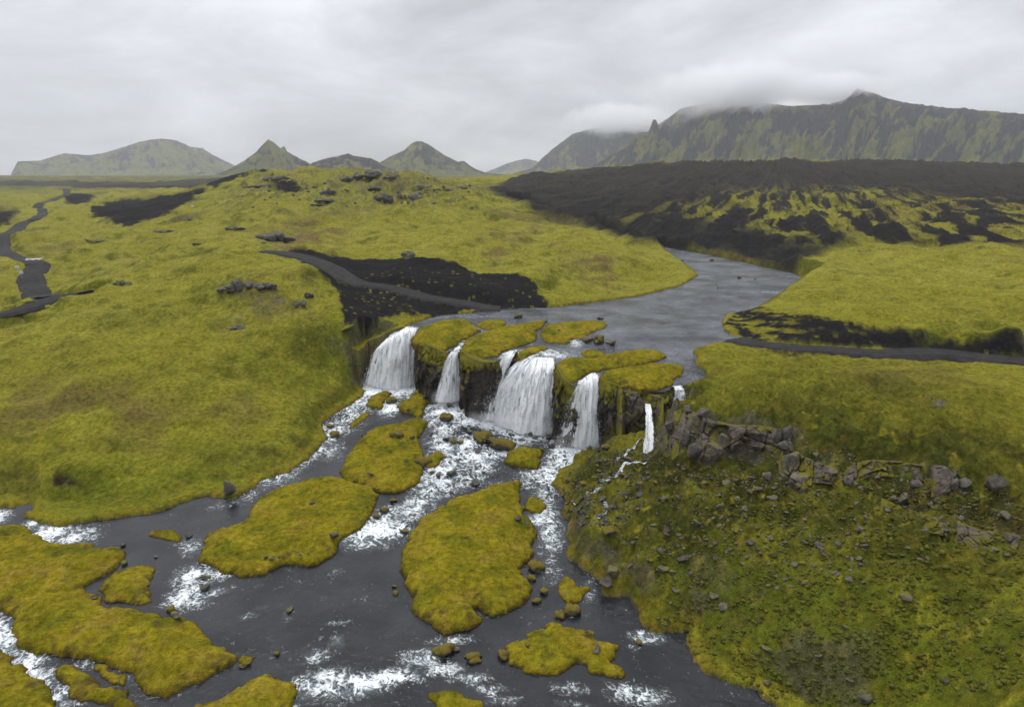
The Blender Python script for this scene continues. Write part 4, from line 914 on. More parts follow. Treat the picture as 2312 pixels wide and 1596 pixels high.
# roads
for lab, L in ROADS.items():
    for c_, zc_, hw in L:
        t = np.gradient(c_, axis=0); t /= np.linalg.norm(t, axis=1)[:, None] + 1e-9; nr = np.stack([t[:, 1], -t[:, 0]], 1)
        kk = np.concatenate([[-1.7, -1.25], np.linspace(-1, 1, 13), [1.25, 1.7]]); rut = np.array([-.75, -.16, -.02, .02, .0, -.06, -.04, .02, .05, .02, -.04, -.06, .0, .02, -.02, -.16, -.75])
        P_ = c_[:, None] + nr[:, None] * (kk[None, :, None] * hw)
        z = (zc_ + .06)[:, None] + rut[None]
        tag(mesh_obj('road', np.dstack([P_, z]).reshape(-1, 3), grid_faces(len(c_), 17), M_ROAD), lab, kind='structure')
print('roads', time.time() - T0)

# ------------------------------------------------------------------ stones
def hull_rock(seed, flat=1.0, n=16):
    r = random.Random(seed); bm = bmesh.new()
    for _ in range(n):
        v_ = Vector((r.gauss(0, 1), r.gauss(0, 1), r.gauss(0, 1))); v_.normalize(); v_ *= r.uniform(.8, 1.0)
        bm.verts.new((v_.x, v_.y, v_.z * flat))
    res = bmesh.ops.convex_hull(bm, input=bm.verts)
    bmesh.ops.delete(bm, geom=[g for g in res['geom_interior'] if isinstance(g, bmesh.types.BMVert)], context='VERTS')
    bmesh.ops.bevel(bm, geom=bm.edges[:], offset=.05, segments=1, affect='EDGES')
    me = bpy.data.meshes.new('stone'); bm.to_mesh(me); bm.free()
    return me
def lump_rock(seed, amp=.3, sub=4, ridg=True, jag=1.0):
    bm = bmesh.new(); bmesh.ops.create_icosphere(bm, subdivisions=sub, radius=1)
    P_ = np.array([v_.co for v_ in bm.verts]); o = seed * 3.7
    d = vnoise3(P_[:, 0] * 1.6 + o, P_[:, 1] * 1.6, P_[:, 2] * 1.6, 5) * amp + (.5 - np.abs(vnoise3(P_[:, 0] * 3.6 + o, P_[:, 1] * 3.6, P_[:, 2] * 2.0, 6))) * amp * jag + vnoise3(P_[:, 0] * 8 + o, P_[:, 1] * 8, P_[:, 2] * 5, 7) * amp * .3 * jag
    for v_, k in zip(bm.verts, d): v_.co *= 1 + k
    me = bpy.data.meshes.new('crag'); bm.to_mesh(me); bm.free()
    return me
ROCKS = [hull_rock(i, .6 + .4 * ((i * 37) % 10) / 10) for i in range(14)]
LUMPS = [lump_rock(i, .45, 4, jag=1.5) for i in range(6)]
def cluster_rock(seed):
    r = random.Random(seed); V_, F_ = [], []
    for k in range(9):
        src = ROCKS[r.randrange(len(ROCKS))]; a = r.uniform(0, 6.28); q = r.random() ** .5 * .75
        sx_, sy_, sz_ = r.uniform(.22, .5), r.uniform(.2, .4), r.uniform(.35, 1.0) * (1.15 - q * .8)
        from mathutils import Euler, Matrix
        M = Matrix.Translation((math.cos(a) * q, math.sin(a) * q * .8, -.25 + .2 * sz_)) @ Euler((r.uniform(-.45, .45), r.uniform(-.45, .45), a)).to_matrix().to_4x4() @ Matrix.Diagonal((sx_, sy_, sz_, 1))
        o = len(V_); V_ += [M @ v_.co for v_ in src.vertices]; F_ += [[o + i for i in p_.vertices] for p_ in src.polygons]
    me = bpy.data.meshes.new('crag'); me.from_pydata(V_, [], F_); me.update(); return me
CLUS = [cluster_rock(i) for i in range(8)]
MOUND = [lump_rock(20 + i, .5, 3, jag=1.1) for i in range(5)]
MC = {}
def with_mat(me, mat, smooth=False):
    k = (me.name, mat.name)
    if k not in MC:
        m = me.copy(); m.materials.clear(); m.materials.append(mat)
        m.polygons.foreach_set('use_smooth', np.full(len(m.polygons), smooth)); MC[k] = m
    return MC[k]
def ground_top(px, py):
    """first surface, islands included"""
    p = hit(px, py)
    for Pw, h in ISL:
        z = p[2] + h * .8; q = by_z(px, py, z)
        if poly_sd(np.array([q[0]]), np.array([q[1]]), Pw)[0] < 0: return q
    return p
def rock(px, py, wpx, label, mat, kind='hull', asp=(1, .8, .75), rot=None, group=None, name='boulder', cat='rock', sink=.25, seed=None, tilt=.25):
    p = ground_top(px, py)
    dist = math.sqrt(p[0] ** 2 + p[1] ** 2 + (p[2] - CAM_Z) ** 2); r = wpx / FOC * dist * .5
    sd_ = seed if seed is not None else int(px * 7 + py * 13)
    rr = random.Random(sd_)
    src = {'cluster': CLUS, 'hull': ROCKS, 'lump': LUMPS, 'mound': MOUND}[kind]
    me = with_mat(src[sd_ % len(src)], mat, kind in ('lump', 'mound'))
    o = bpy.data.objects.new(name, me); COL.objects.link(o)
    o.scale = (r * asp[0], r * asp[1], r * asp[2])
    o.location = (p[0], p[1], p[2] + r * asp[2] * (1 - sink * 2))
    o.rotation_euler = (rr.uniform(-tilt, tilt), rr.uniform(-tilt, tilt), rot if rot is not None else rr.uniform(0, 6.28))
    return tag(o, label, cat, group)
gU = 'boulders in the upper river'
rock(1328,772,34,'left one of the three boulders above the widest fall', M_RG, asp=(1,.9,.8), rot=.3)
rock(1353,774,25,'mossy middle one of the three boulders above the widest fall', M_RM, kind='mound')
rock(1380,778,36,'right one of the three boulders above the widest fall', M_RG, asp=(1,.8,.65), rot=2)
rock(1229,728,24,'tan flat topped stone at the tip of the long cliff edge block', M_RG, asp=(1,.7,.55))
rock(1355,723,20,'dark pointed stone on the far tip of the flat islet above the falls', M_RD)
rock(1262,747,10,'small stone lying on the flat islet above the falls', M_RD)
rock(1170,717,16,'low mossy stone in the shallows above the cliff edge blocks', M_RM, kind='mound')
rock(922,580,20,'lone dark boulder on the edge of the green field above the black scarp', M_RC, asp=(1,.8,.7), kind='lump')
rock(1606,589,15,'largest boulder in the river bend, furthest upstream', M_RD)
rock(1669,629,13,'squat boulder in mid river below the bend', M_RD)
rock(1705,631,7,'small stone by the right bank of the river bend', M_RD)
rock(1540,589,8,'small stone at the left of the river bend', M_RD)
rock(1620,650,6,'tiny stone in mid river nearest the wide reach', M_RD)
rock(518,1116,44,'tall grey boulder standing on the left shore', M_RG, asp=(.8,.7,1.0), rot=.2, tilt=.1, sink=.12)
rock(400,1390,36,'grey boulder at the top edge of the left peninsula', M_RG, asp=(1,.7,.6))
rock(464,1330,26,'reddish stone in the foam left of the big flat islet', M_RD)
rock(464,1306,28,'dark rounded stone just above the reddish one in the foam', M_RD, asp=(1,.7,.5))
rock(655,1377,28,'flat dark slab awash in the open channel', M_RD, asp=(1,.7,.35))
rock(427,1213,18,'dark stone beside the thin curved islet', M_RD)
rock(278,1232,16,'dark stone off the top corner of the left peninsula', M_RD)
rock(281,1274,18,'black stone in the gap above the triangular islet', M_RD)
rock(215,1353,14,'black stone in the narrow channel left of the triangular islet', M_RD)
rock(385,1380,16,'low stone beside the grey boulder of the left peninsula', M_RM, kind='mound')
rock(352,1258,12,'small stone above the triangular islet', M_RD)
rock(754,1211,26,'dark stone on the right rim of the big flat islet', M_RD, asp=(1,.8,.6))
rock(600,1258,14,'left of the small dark stones on the lower part of the big flat islet', M_RD)
rock(614,1262,15,'middle of the small dark stones on the lower part of the big flat islet', M_RD)
rock(630,1259,12,'right of the small dark stones on the lower part of the big flat islet', M_RD)
rock(678,1255,10,'single dark stone near the right tip of the big flat islet', M_RD)
rock(705,1136,18,'grey stone high on the big flat islet', M_RG, asp=(1,.8,.5))
rock(652,1152,10,'small stone near the upper left of the big flat islet', M_RG)
rock(835,1071,24,'dark slab on the islet below the left falls', M_RD, asp=(1,.7,.35), rot=0)
rock(915,1042,16,'long dark stone near the top of the islet below the left falls', M_RD, asp=(1,.4,.4), rot=-.3)
rock(1015,922,22,'dark pointed rock under the second waterfall', M_RD, asp=(.8,.7,1.0), sink=.15, tilt=.1)
rock(1195,984,28,'dark boulder left of the cluster under the widest fall', M_RD, asp=(1,.8,.8))
rock(1222,982,26,'tallest boulder of the cluster under the widest fall', M_RD, asp=(.8,.8,1.05))
rock(1209,991,18,'low boulder in front of the cluster under the widest fall', M_RD)
rock(1239,990,22,'reddish black boulder at the right of the cluster under the widest fall', M_RD)
rock(1154,982,20,'flat black rock in the foam left of the cluster', M_RD, asp=(1,.7,.4))
rock(1025,1000,26,'brown capped boulder at the top of the rapids', M_RM)
rock(1006,994,20,'dark boulder touching the brown capped one', M_RD)
rock(1020,1072,38,'wide dark boulder in the middle of the white rapids', M_RD, asp=(1,.8,.6))
rock(990,1075,18,'small boulder left of the wide one in the white rapids', M_RD)
rock(975,1068,16,'mossy stone at the right rim of the islet below the left falls', M_RM)
rock(1061,975,20,'flat stone in the pool left of the widest fall', M_RD, asp=(1,.6,.4))
rock(1079,1020,26,'sloping wet slab at the head of the rapids', M_RD, asp=(1,.7,.45))
rock(1073,1093,30,'dark boulder at the foot of the rapids above the tall islet', M_RD, asp=(1,.8,.55))
rock(1019,1113,14,'small round stone at the foot of the rapids', M_RD)
rock(1128,1008,64,'broad wet greenish ledge below the widest fall', M_RM, kind='mound', asp=(1,.5,.4), rot=-.2, sink=.3)
rock(1090,995,38,'rounded greenish boulder at the left end of the wet ledge', M_RM, kind='mound', asp=(1,.8,.6))
rock(1245,1010,22,'dark stone where the fourth fall lands', M_RD)
rock(1222,1018,20,'low stone between the ledge and the fourth fall', M_RM)
for i, (a, b, w_, l) in enumerate([(914,1202,26,'orange mossy stone at the left shoulder of the tall islet'),(867,1155,22,'right mossy stone above the white chute'),(852,1167,15,'left mossy stone above the white chute'),(888,1131,20,'mossy stone upstream of the white chute'),
  (1211,1281,34,'square mossy stone at the right side of the tall islet'),(1202,1307,18,'round mossy stone below the square one'),(1228,1337,28,'dark mossy stone right of the tall islet'),(1211,1358,18,'small ochre stone below the dark mossy one'),
  (1003,1472,36,'mossy stone below the lower tip of the tall islet'),(1053,1481,18,'left of the two ochre stones in the lower channel'),(1070,1489,26,'right of the two ochre stones in the lower channel'),(1137,1483,26,'ochre stone at the left end of the ragged islet'),
  (1442,1450,20,'mossy stone in the white water at lower right'),(1290,1383,34,'mossy stones above the ragged islet'),(1265,1390,22,'dark stone left of the mossy ones above the ragged islet'),(1330,1432,26,'ochre stone touching the top of the ragged islet'),
  (557,1500,16,'ochre stone beside the tiny islet'),(626,1476,12,'small ochre stone in the lower left channel'),(1040,1000,18,'ochre topped rock right of the brown capped boulder'),(1010,948,30,'mossy rock in the pool below the second fall'),
  (900,985,26,'dark mossy rock at the head of the slab islet'),(930,990,20,'mossy stone in the shallows right of the slab islet'),(955,1045,34,'mossy hump between the slab islet and the rapids'),(892,985,24,'brown stone wedged at the top right of the slab islet'),
  (745,965,24,'mossy stones in the left channel by the shore'),(755,985,20,'black mossy stone by the left shore'),(885,908,24,'wet mossy rock at the foot of the first fall'),(915,925,26,'mossy rock left of the spur foot'),(930,930,24,'ochre stone at the spur foot'),
  (1370,1012,20,'black stone right of the fourth fall foot'),(890,1325,14,'small lime clump beside the tall islet'),(893,1340,12,'small lime clump below the other beside the tall islet')]):
    rock(a, b, w_, l, M_RM, kind='mound' if i % 3 else 'hull', asp=(1, .8, .6))
M_RL = mat_rock('lime_moss_clump', (.03, .026, .02), (.09, .08, .065), .95, .8, (.13, .135, .010))
rock(786,742,26,'bright lime moss clump at the foot of the black scarp', M_RL, kind='mound', asp=(1,.8,.3), name='moss_clump', cat='moss')
rock(1030,1467,22,'grey stone joined to the mossy one below the tall islet', M_RG, asp=(1,.7,.5))
rock(548,1505,20,'pale slab at the foot of the tiny islet', M_RG, asp=(1,.7,.4))
rock(1345,1467,34,'grey slab near the right end of the ragged islet', M_RG, asp=(1,.7,.5))
rock(1190,1458,14,'small dark stone on the ragged islet', M_RD)
rock(1170,1175,22,'left dark stone on the upper right of the tall islet', M_RD)
rock(1190,1184,18,'right dark stone on the upper right of the tall islet', M_RD)
rock(1376,1203,46,'big mossy boulder at the foot of the thin stream', M_RM, asp=(1,.8,.7))
rock(1384,1300,44,'upper pale jagged rock by the small inlet', M_RG, asp=(.8,.7,1), sink=.2)
rock(1368,1325,44,'lower pale jagged rock by the small inlet', M_RG, asp=(.8,.9,.8), sink=.2)
# rock faces of the right band
gf = 'grey rock faces in the band across the right slope'
FACES = [((60,430),40,70,'leftmost'),((120,470),42,90,''),((165,530),48,60,''),((250,515),60,60,''),((290,480),40,50,''),((210,480),36,50,''),((140,345),46,40,''),((200,365),40,36,''),((455,450),46,44,''),((510,460),40,56,''),((555,450),36,50,''),
 ((540,500),36,40,''),((575,565),66,60,''),((610,640),60,60,''),((725,605),56,26,''),((685,630),40,34,''),((640,610),38,26,''),((810,650),30,34,''),((1215,640),46,60,''),((1250,660),40,46,''),((1300,665),34,40,''),((1430,665),50,50,''),((1100,660),36,30,''),((470,630),34,40,''),((1040,730),32,34,'')]
fl = {0:'leftmost tall grey rock face right of the thin waterfall',1:'tall pale column of rock in the rock band',2:'stout rock at the foot of the pale column',3:'broad brown face right of the pale column',4:'upper block over the broad brown face',5:'narrow block between the column and the broad face',
 12:'big smooth grey face in the middle of the rock band',13:'brown block directly under the big smooth grey face',14:'row of flat slabs right of the big smooth face',18:'tall split rock face high on the far right slope',21:'furthest right rock face, hanging from the moss',17:'square pale block right of the flat slabs',23:'dark squat block below the rock band',24:'pale block on the far right scree'}
for i, ((zx, zy), w_, h_, _) in enumerate(FACES):
    (a, b), = Z8([(zx, zy)])
    rock(a, b + h_ * .12, w_ * .85, fl.get(i, 'weathered grey block jutting from the mossy rock band on the right'), M_RG, asp=(1, .8, 1.15 * h_ / w_), group=gf if i not in fl else None, name='jutting_block', tilt=.2, sink=.3)
def outcrop(label, top, bot, out=1.1, seed=0, moss=0.0):
    n = 150; m = 90
    def rs(L):
        A = np.array(L, float); q = np.concatenate([[0], np.cumsum(np.hypot(*np.diff(A, axis=0).T))]); t = np.linspace(0, q[-1], n); return np.stack([np.interp(t, q, A[:, 0]), np.interp(t, q, A[:, 1])], 1)
    T = np.array([hit(*q) for q in rs(top)]); B_ = np.array([hit(*q) for q in rs(bot)])
    gk = np.ones(9) / 9
    for A in (T, B_):
        for k in range(3): A[:, k] = np.convolve(np.pad(A[:, k], 4, mode='edge'), gk, 'valid')
    v_ = np.linspace(0, 1, m)[:, None, None]; P_ = T[None] * (1 - v_) + B_[None] * v_
    L = np.concatenate([[0], np.cumsum(np.linalg.norm(np.diff(T, axis=0), axis=1))]); U = L[None] + 0 * v_[..., 0]; ht = np.linalg.norm(T - B_, axis=1).mean(); Vv = v_[..., 0] * ht + 0 * U
    Uw = U + .5 * fbm2(U / 2, Vv / 2, 2, seed); c1 = cell2(Uw / 2.1, Vv / 4.2, seed + 1); c2 = cell2(Uw / .95, Vv / 1.7, seed + 2)
    win = np.minimum(sstep(0, .10, v_[..., 0]), sstep(1, .72, v_[..., 0])) * sstep(0, 1.2, U) * sstep(L[-1], L[-1] - 1.2, U)
    big = fbm2(U / 5, Vv / 4, 3, seed + 3)
    d = out * (.30 + 1.1 * (c1[2] - .3) + .4 * (c2[2] - .5) - .45 * (1 - sstep(0, .13, c1[1] - c1[0])) - .15 * (1 - sstep(0, .1, c2[1] - c2[0])) + 1.1 * big) 
    d = d * win - .45 * (1 - win)
    hd = (B_ - T).mean(0)[:2]; hd = hd / np.hypot(*hd) * .5 + np.array([-.1, -1]) * .5; hd /= np.hypot(*hd)
    P_ = P_ + d[..., None] * np.array([hd[0], hd[1], .35])
    dr = moss + .03 + .26 * fbm2(U / 3, Vv / 2, 3, seed + 5) + .16 * (c1[2] < .35) - .08 + .25 * (1 - win)
    return tag(mesh_obj('rock_outcrop', P_.reshape(-1, 3), grid_faces(m, n)[:, ::-1], M_OUT, attrs={'drape': dr.ravel()}), label, 'outcrop', 'rock outcrops of the right bank')
M_OUT = mat_cliff('weathered_basalt', (.034, .027, .021), (.120, .096, .076))
outcrop('long brown grey rock wall right of the thin waterfall', [(1495,925),(1560,922),(1610,945),(1660,955),(1730,958),(1800,975)], [(1490,1015),(1550,1062),(1620,1058),(1680,1020),(1740,1035),(1805,1040)], 1.3, 900)
outcrop('dark mossy rock face between the fourth and the thin waterfall', [(1362,862),(1400,872),(1450,882),(1500,893)], [(1362,975),(1400,985),(1440,965),(1500,960)], .9, 910, .06)
outcrop('smooth slabby outcrop in the middle of the right slope', [(1755,1010),(1800,1020),(1850,1040),(1905,1065)], [(1760,1080),(1800,1125),(1850,1108),(1910,1105)], 1.2, 920)
outcrop('mossy broken rock band crossing the middle of the right slope', [(1900,1045),(1970,1035),(2040,1040),(2100,1050)], [(1900,1095),(1970,1085),(2040,1085),(2100,1100)], 1.1, 925, .10)
outcrop('dark overhanging rock ledge low at the right of the slope', [(1990,1120),(2060,1150),(2140,1170)], [(1990,1165),(2060,1200),(2140,1225)], 1.1, 927, .10)
outcrop('split outcrop high on the right slope near the picture edge', [(2095,1045),(2130,1048),(2180,1068)], [(2095,1120),(2130,1128),(2185,1118)], 1.2, 930)
outcrop('small hanging outcrop at the far right of the slope', [(2222,1075),(2270,1078)], [(2222,1120),(2268,1125)], 1.0, 940)
outcrop('low dark outcrop ledge near the right edge above the green apron', [(2150,1170),(2220,1195),(2300,1200)], [(2150,1220),(2220,1258),(2300,1262)], 1.0, 950, .1)
outcrop('dark earthy ledge in the moss below the right track', [(2080,885),(2110,895),(2150,915),(2175,935)], [(2080,905),(2110,918),(2150,938),(2175,955)], .6, 960, .08)
# talus: surveyed stones then scattered ones
TAL = [(185,1190,36),(245,1137,60),(285,1180,50),(470,1355,52),(420,1370,24),(685,1380,40),(1055,1140,66),(800,1260,36),(885,1570,64),(470,1495,44),(1220,1490,34),(815,1485,40),(300,660,64),(490,725,60),(275,755,44),(180,825,60),(270,840,44),(245,805,30),
 (485,890,38),(585,1000,34),(370,995,30),(115,980,66),(35,1015,64),(400,910,44),(250,908,30),(690,925,52),(710,955,34),(770,915,34),(825,975,30),(857,972,34),(790,805,28),(845,740,34),(885,800,34),(860,850,44),(800,650,40),(1000,720,34),(1050,760,34),
 (820,1062,44),(875,1070,36),(772,1040,30),(1470,800,56),(990,1110,24),(335,855,26),(340,910,28),(430,680,44),(395,690,34),(345,720,34),(550,780,40),(630,730,26),(300,945,26),(545,1060,30),(1065,930,30),(1045,960,28),(865,1000,34),(20,940,34),(60,955,30),(90,1110,34),
 (10,1225,28),(40,1250,26),(65,1160,28),(620,1180,20),(440,1235,26),(95,715,36),(40,720,40),(205,655,34),(230,635,28),(120,930,28),(190,895,30),(810,870,26),(730,880,26),(930,860,24),(1115,980,36),(1145,975,28),(895,1280,20)]
gt_ = 'angular stones strewn over the mossy right slope'
lt = 'angular grey brown stone lying in moss on the right slope'
named = {3:('pale stone pair, larger one, low on the right slope near the water'),6:('largest pale boulder alone in the lower right moss'),8:('broad pale stone at the very bottom of the right slope'),5:('grey slab by the lime streak low on the right slope'),40:('pale knobbly boulder near the right edge under the overhang')}
for i, (x, y, w_) in enumerate(TAL):
    (a, b), = Z8([(x, y)])
    rr = random.Random(i)
    rock(a, b, w_ * .5366, named.get(i, lt), M_RG, asp=(1, rr.uniform(.6, .9), rr.uniform(.4, .75)), group=None if i in named else gt_, name='stone' if i not in named else 'boulder', sink=.3, tilt=.5)
sc_poly = [(1260,1080),(1340,1010),(1440,1000),(1500,1040),(1700,1060),(1900,1110),(1980,1180),(1950,1280),(1800,1330),(1650,1330),(1480,1330),(1420,1290),(1340,1190),(1290,1150)]
def relabel(objs, marks, noun):
    '''label each stone by where it lies as seen from the nearest landmark'''
    def pxy(o):
        v_ = np.array(o.location) - np.array([0, 0, CAM_Z]); f_ = v_[1] * cp - v_[2] * sp; return np.array([CX + FOC * v_[0] / f_, CY - FOC * (v_[1] * sp + v_[2] * cp) / f_])
    mk = [(t_, np.array(q)) for t_, q in marks]; B = {}
    for o in objs:
        q = pxy(o); t_, m_ = min(mk, key=lambda x: np.hypot(*(x[1] - q))); d = q - m_
        side = ('right of' if d[0] > 0 else 'left of') if abs(d[0]) > abs(d[1]) else ('below' if d[1] > 0 else 'above')
        B.setdefault((t_, side), []).append((np.hypot(*d), o))
    W_ = ['nearest', 'second nearest', 'third nearest', 'fourth nearest', 'fifth nearest', 'sixth nearest', 'seventh nearest', 'eighth nearest', 'ninth nearest', 'tenth nearest']
    for (t_, side), L in B.items():
        L.sort(key=lambda x: x[0])
        for k, (_, o) in enumerate(L[:10]): o['label'] = f'{W_[k]} {noun} {side} {t_}'
MARKS = [('the smooth slabby outcrop', (1820, 1070)), ('the long brown rock wall', (1640, 1000)), ('the split outcrop high right', (2140, 1085)), ('the largest pale boulder', (2048, 1351)), ('the jagged rocks by the inlet', (1378, 1312)), ('the pale stone pair', (1732, 1467)),
         ('the grey slab by the lime streak', (1847, 1480)), ('the low dark ledge near the edge', (2225, 1225)), ('the middle of the scree', (1700, 1250)), ('the broad bottom stone', (1954, 1582))]
relabel([o for o in COL.objects if o.name.startswith('stone')], MARKS, 'sizeable angular stone')
relabel([o for o in COL.objects if o.name.startswith('jutting_block') and o.get('group')], MARKS[:3], 'jutting grey block')
cnt = 0; rr = random.Random(5)
while cnt < 150:
    a, b = rr.uniform(1250, 2000), rr.uniform(1000, 1340)
    if poly_sd(np.array([a]), np.array([b]), sc_poly)[0] > -4: continue
    wpx = 6 + 16 * rr.random() ** 2.2
    dark = a < 1480 and b < 1200
    rock(a, b, wpx * (1.25 if dark else 1), lt if not dark else 'dark wet stone in the scree beside the thin stream', M_RD if dark and rr.random() < .6 else (M_RM if rr.random() < (.45 if dark else .12) else M_RG), asp=(1, rr.uniform(.6, .95), rr.uniform(.45, .8)), group=gt_ if not dark else 'dark stones around the thin stream', name='stone', sink=.28, tilt=.6, seed=cnt * 31 + 7)
    cnt += 1
# crags on the hills
gc = 'lava crags on the green hill'
for a, b, w_, h_, l in [(540,655,56,1.0,'largest dark crag on the left hill'),(515,660,36,1.0,'left shoulder of the dark crag on the left hill'),(598,652,44,.7,'flatter crag right of the largest on the left hill'),(676,692,24,1.2,'lower dark crag of the right pair on the left hill'),(698,672,18,1.4,'upper thin crag of the right pair on the left hill'),
   (275,642,34,.6,'grey crag at the rear edge of the left hill'),(535,742,36,.5,'low crag half way down the left hill'),(627,545,60,.7,'broad lichen covered crag above the track junction'),(868,457,34,1.3,'tallest pointed crag below the hill top'),(905,448,24,1.0,'left round crag right of the pointed one'),(933,450,38,.85,'right round crag right of the pointed one'),
   (742,440,28,1.1,'upright crag left of the hill top'),(735,456,34,.5,'low rubble under the upright crag'),(830,403,50,.8,'crest crag at the very top of the middle hill'),(785,412,30,.8,'crag left of the crest'),(880,405,26,.8,'crag right of the crest'),(620,408,44,.5,'rounded crag over the small ash patch'),(580,425,40,.4,'low crag left of the small ash patch'),
   (530,520,36,.5,'dark low crag on the middle of the hillside'),(447,552,16,.5,'tiny dark crag on the lower hillside'),(365,525,30,.4,'long low crag on the left hillside'),(950,425,40,.5,'flat crag ridge right of the round crags'),(1000,432,34,.5,'flat crag at the right end of the ridge'),(655,385,12,.8,'single block on the dark ridge below the pointed peak'),
   (430,497,28,.35,'low mossy crag on the far left hillside'),(220,545,30,.35,'low crag above the winding road'),(1040,425,26,.5,'last small crag before the drop to the river'),(840,430,40,.5,'rubble below the crest crag'),(715,465,22,.4,'rubble left of the upright crag')]:
    rock(a, b, w_ * 1.5, l, M_RC, kind='cluster', asp=(1, .8, h_ * .8), rot=random.Random(int(a)).uniform(-.5, .5), group=gc, name='crag', cat='crag', sink=.28, tilt=.15)
def scatter_stuff(name, pts, srcs, mat, smin, smax, flat=.7, seed=1, smooth=False):
    r = np.random.default_rng(seed); Vs, Fs = [], []; off = 0
    for a in pts:
        me = srcs[r.integers(len(srcs))]
        k = smin + (smax - smin) * r.random() ** 2.5; th_ = r.uniform(0, 6.28); c_, s_2 = math.cos(th_), math.sin(th_)
        if me.name not in CO: 
            bm = bmesh.new(); bm.from_mesh(me); bmesh.ops.triangulate(bm, faces=bm.faces[:]); CO[me.name] = (np.array([v_.co for v_ in bm.verts]), np.array([[v_.index for v_ in f.verts] for f in bm.faces])); bm.free()
        P_, F_ = CO[me.name]; x, y, z = P_.T * k; y = y * r.uniform(.6, 1); z = z * flat * r.uniform(.6, 1.2)
        Vs.append(np.stack([a[0] + x * c_ - y * s_2, a[1] + x * s_2 + y * c_, a[2] + z - k * .05], 1)); Fs.append(F_ + off); off += len(P_)
    return tag(mesh_obj(name, np.concatenate(Vs), np.concatenate(Fs), mat, smooth=smooth), kind='stuff')
CO = {}
def simple_hull(seed):
    r = random.Random(seed); bm = bmesh.new()
    for _ in range(9):
        v_ = Vector((r.gauss(0, 1), r.gauss(0, 1), r.gauss(0, 1))); v_.normalize(); bm.verts.new(v_)
    res = bmesh.ops.convex_hull(bm, input=bm.verts); me = bpy.data.meshes.new('pebble%d' % seed); bm.to_mesh(me); bm.free(); return me
PEB = [simple_hull(i) for i in range(8)]
def pts_in(poly, n, seed, f=hit, jit=None):
    r = np.random.default_rng(seed); a = np.array(poly); o = []
    while len(o) < n:
        q = r.uniform(a.min(0), a.max(0), (n, 2)); q = q[poly_sd(q[:, 0], q[:, 1], poly) < 0]
        q = q[fbm2(q[:, 0] / 45, q[:, 1] / 30, 2, seed) > -.12]
        o += list(q)
    return [f(x, y) for x, y in o[:n]]
scatter_stuff('scree', pts_in(sc_poly, 900, 3), PEB, M_RG, .10, .42, seed=3)
scatter_stuff('scree', pts_in([(1255,1085),(1340,1020),(1400,1000),(1470,1030),(1470,1120),(1400,1190),(1330,1190),(1290,1180)], 900, 4), PEB, M_RD, .12, .5, seed=4)
scatter_stuff('scree', pts_in(Z8([(0,380),(600,460),(1100,620),(1500,660),(1500,980),(1100,820),(700,700),(0,640)]), 900, 6), PEB, M_RG, .10, .5, seed=6)
scatter_stuff('river_pebbles', pts_in([(740,960),(960,930),(1090,985),(1250,1050),(1250,1150),(1150,1110),(980,1120),(960,1000),(760,990)], 260, 8), PEB, M_RD, .15, .55, seed=8)
scatter_stuff('moss_cushions', pts_in(Z8([(0,560),(500,640),(1100,640),(1551,700),(1551,1500),(900,1590),(500,1560),(200,1400),(0,1250)]), 4500, 9), PEB, M_CUSH, .12, .5, .5, seed=9, smooth=True)
cnt = 0
while cnt < 60:
    a, b = rr.uniform(560, 1090), rr.uniform(395, 480)
    rock(a, b, rr.uniform(5, 13), 'small lava knob scattered on the hill top', M_RC, kind='cluster', asp=(1, .8, rr.uniform(.7, 1.3)), group='small lava knobs on the hill top', name='crag', cat='crag', seed=cnt * 17, sink=.3); cnt += 1
print('rocks', time.time() - T0)

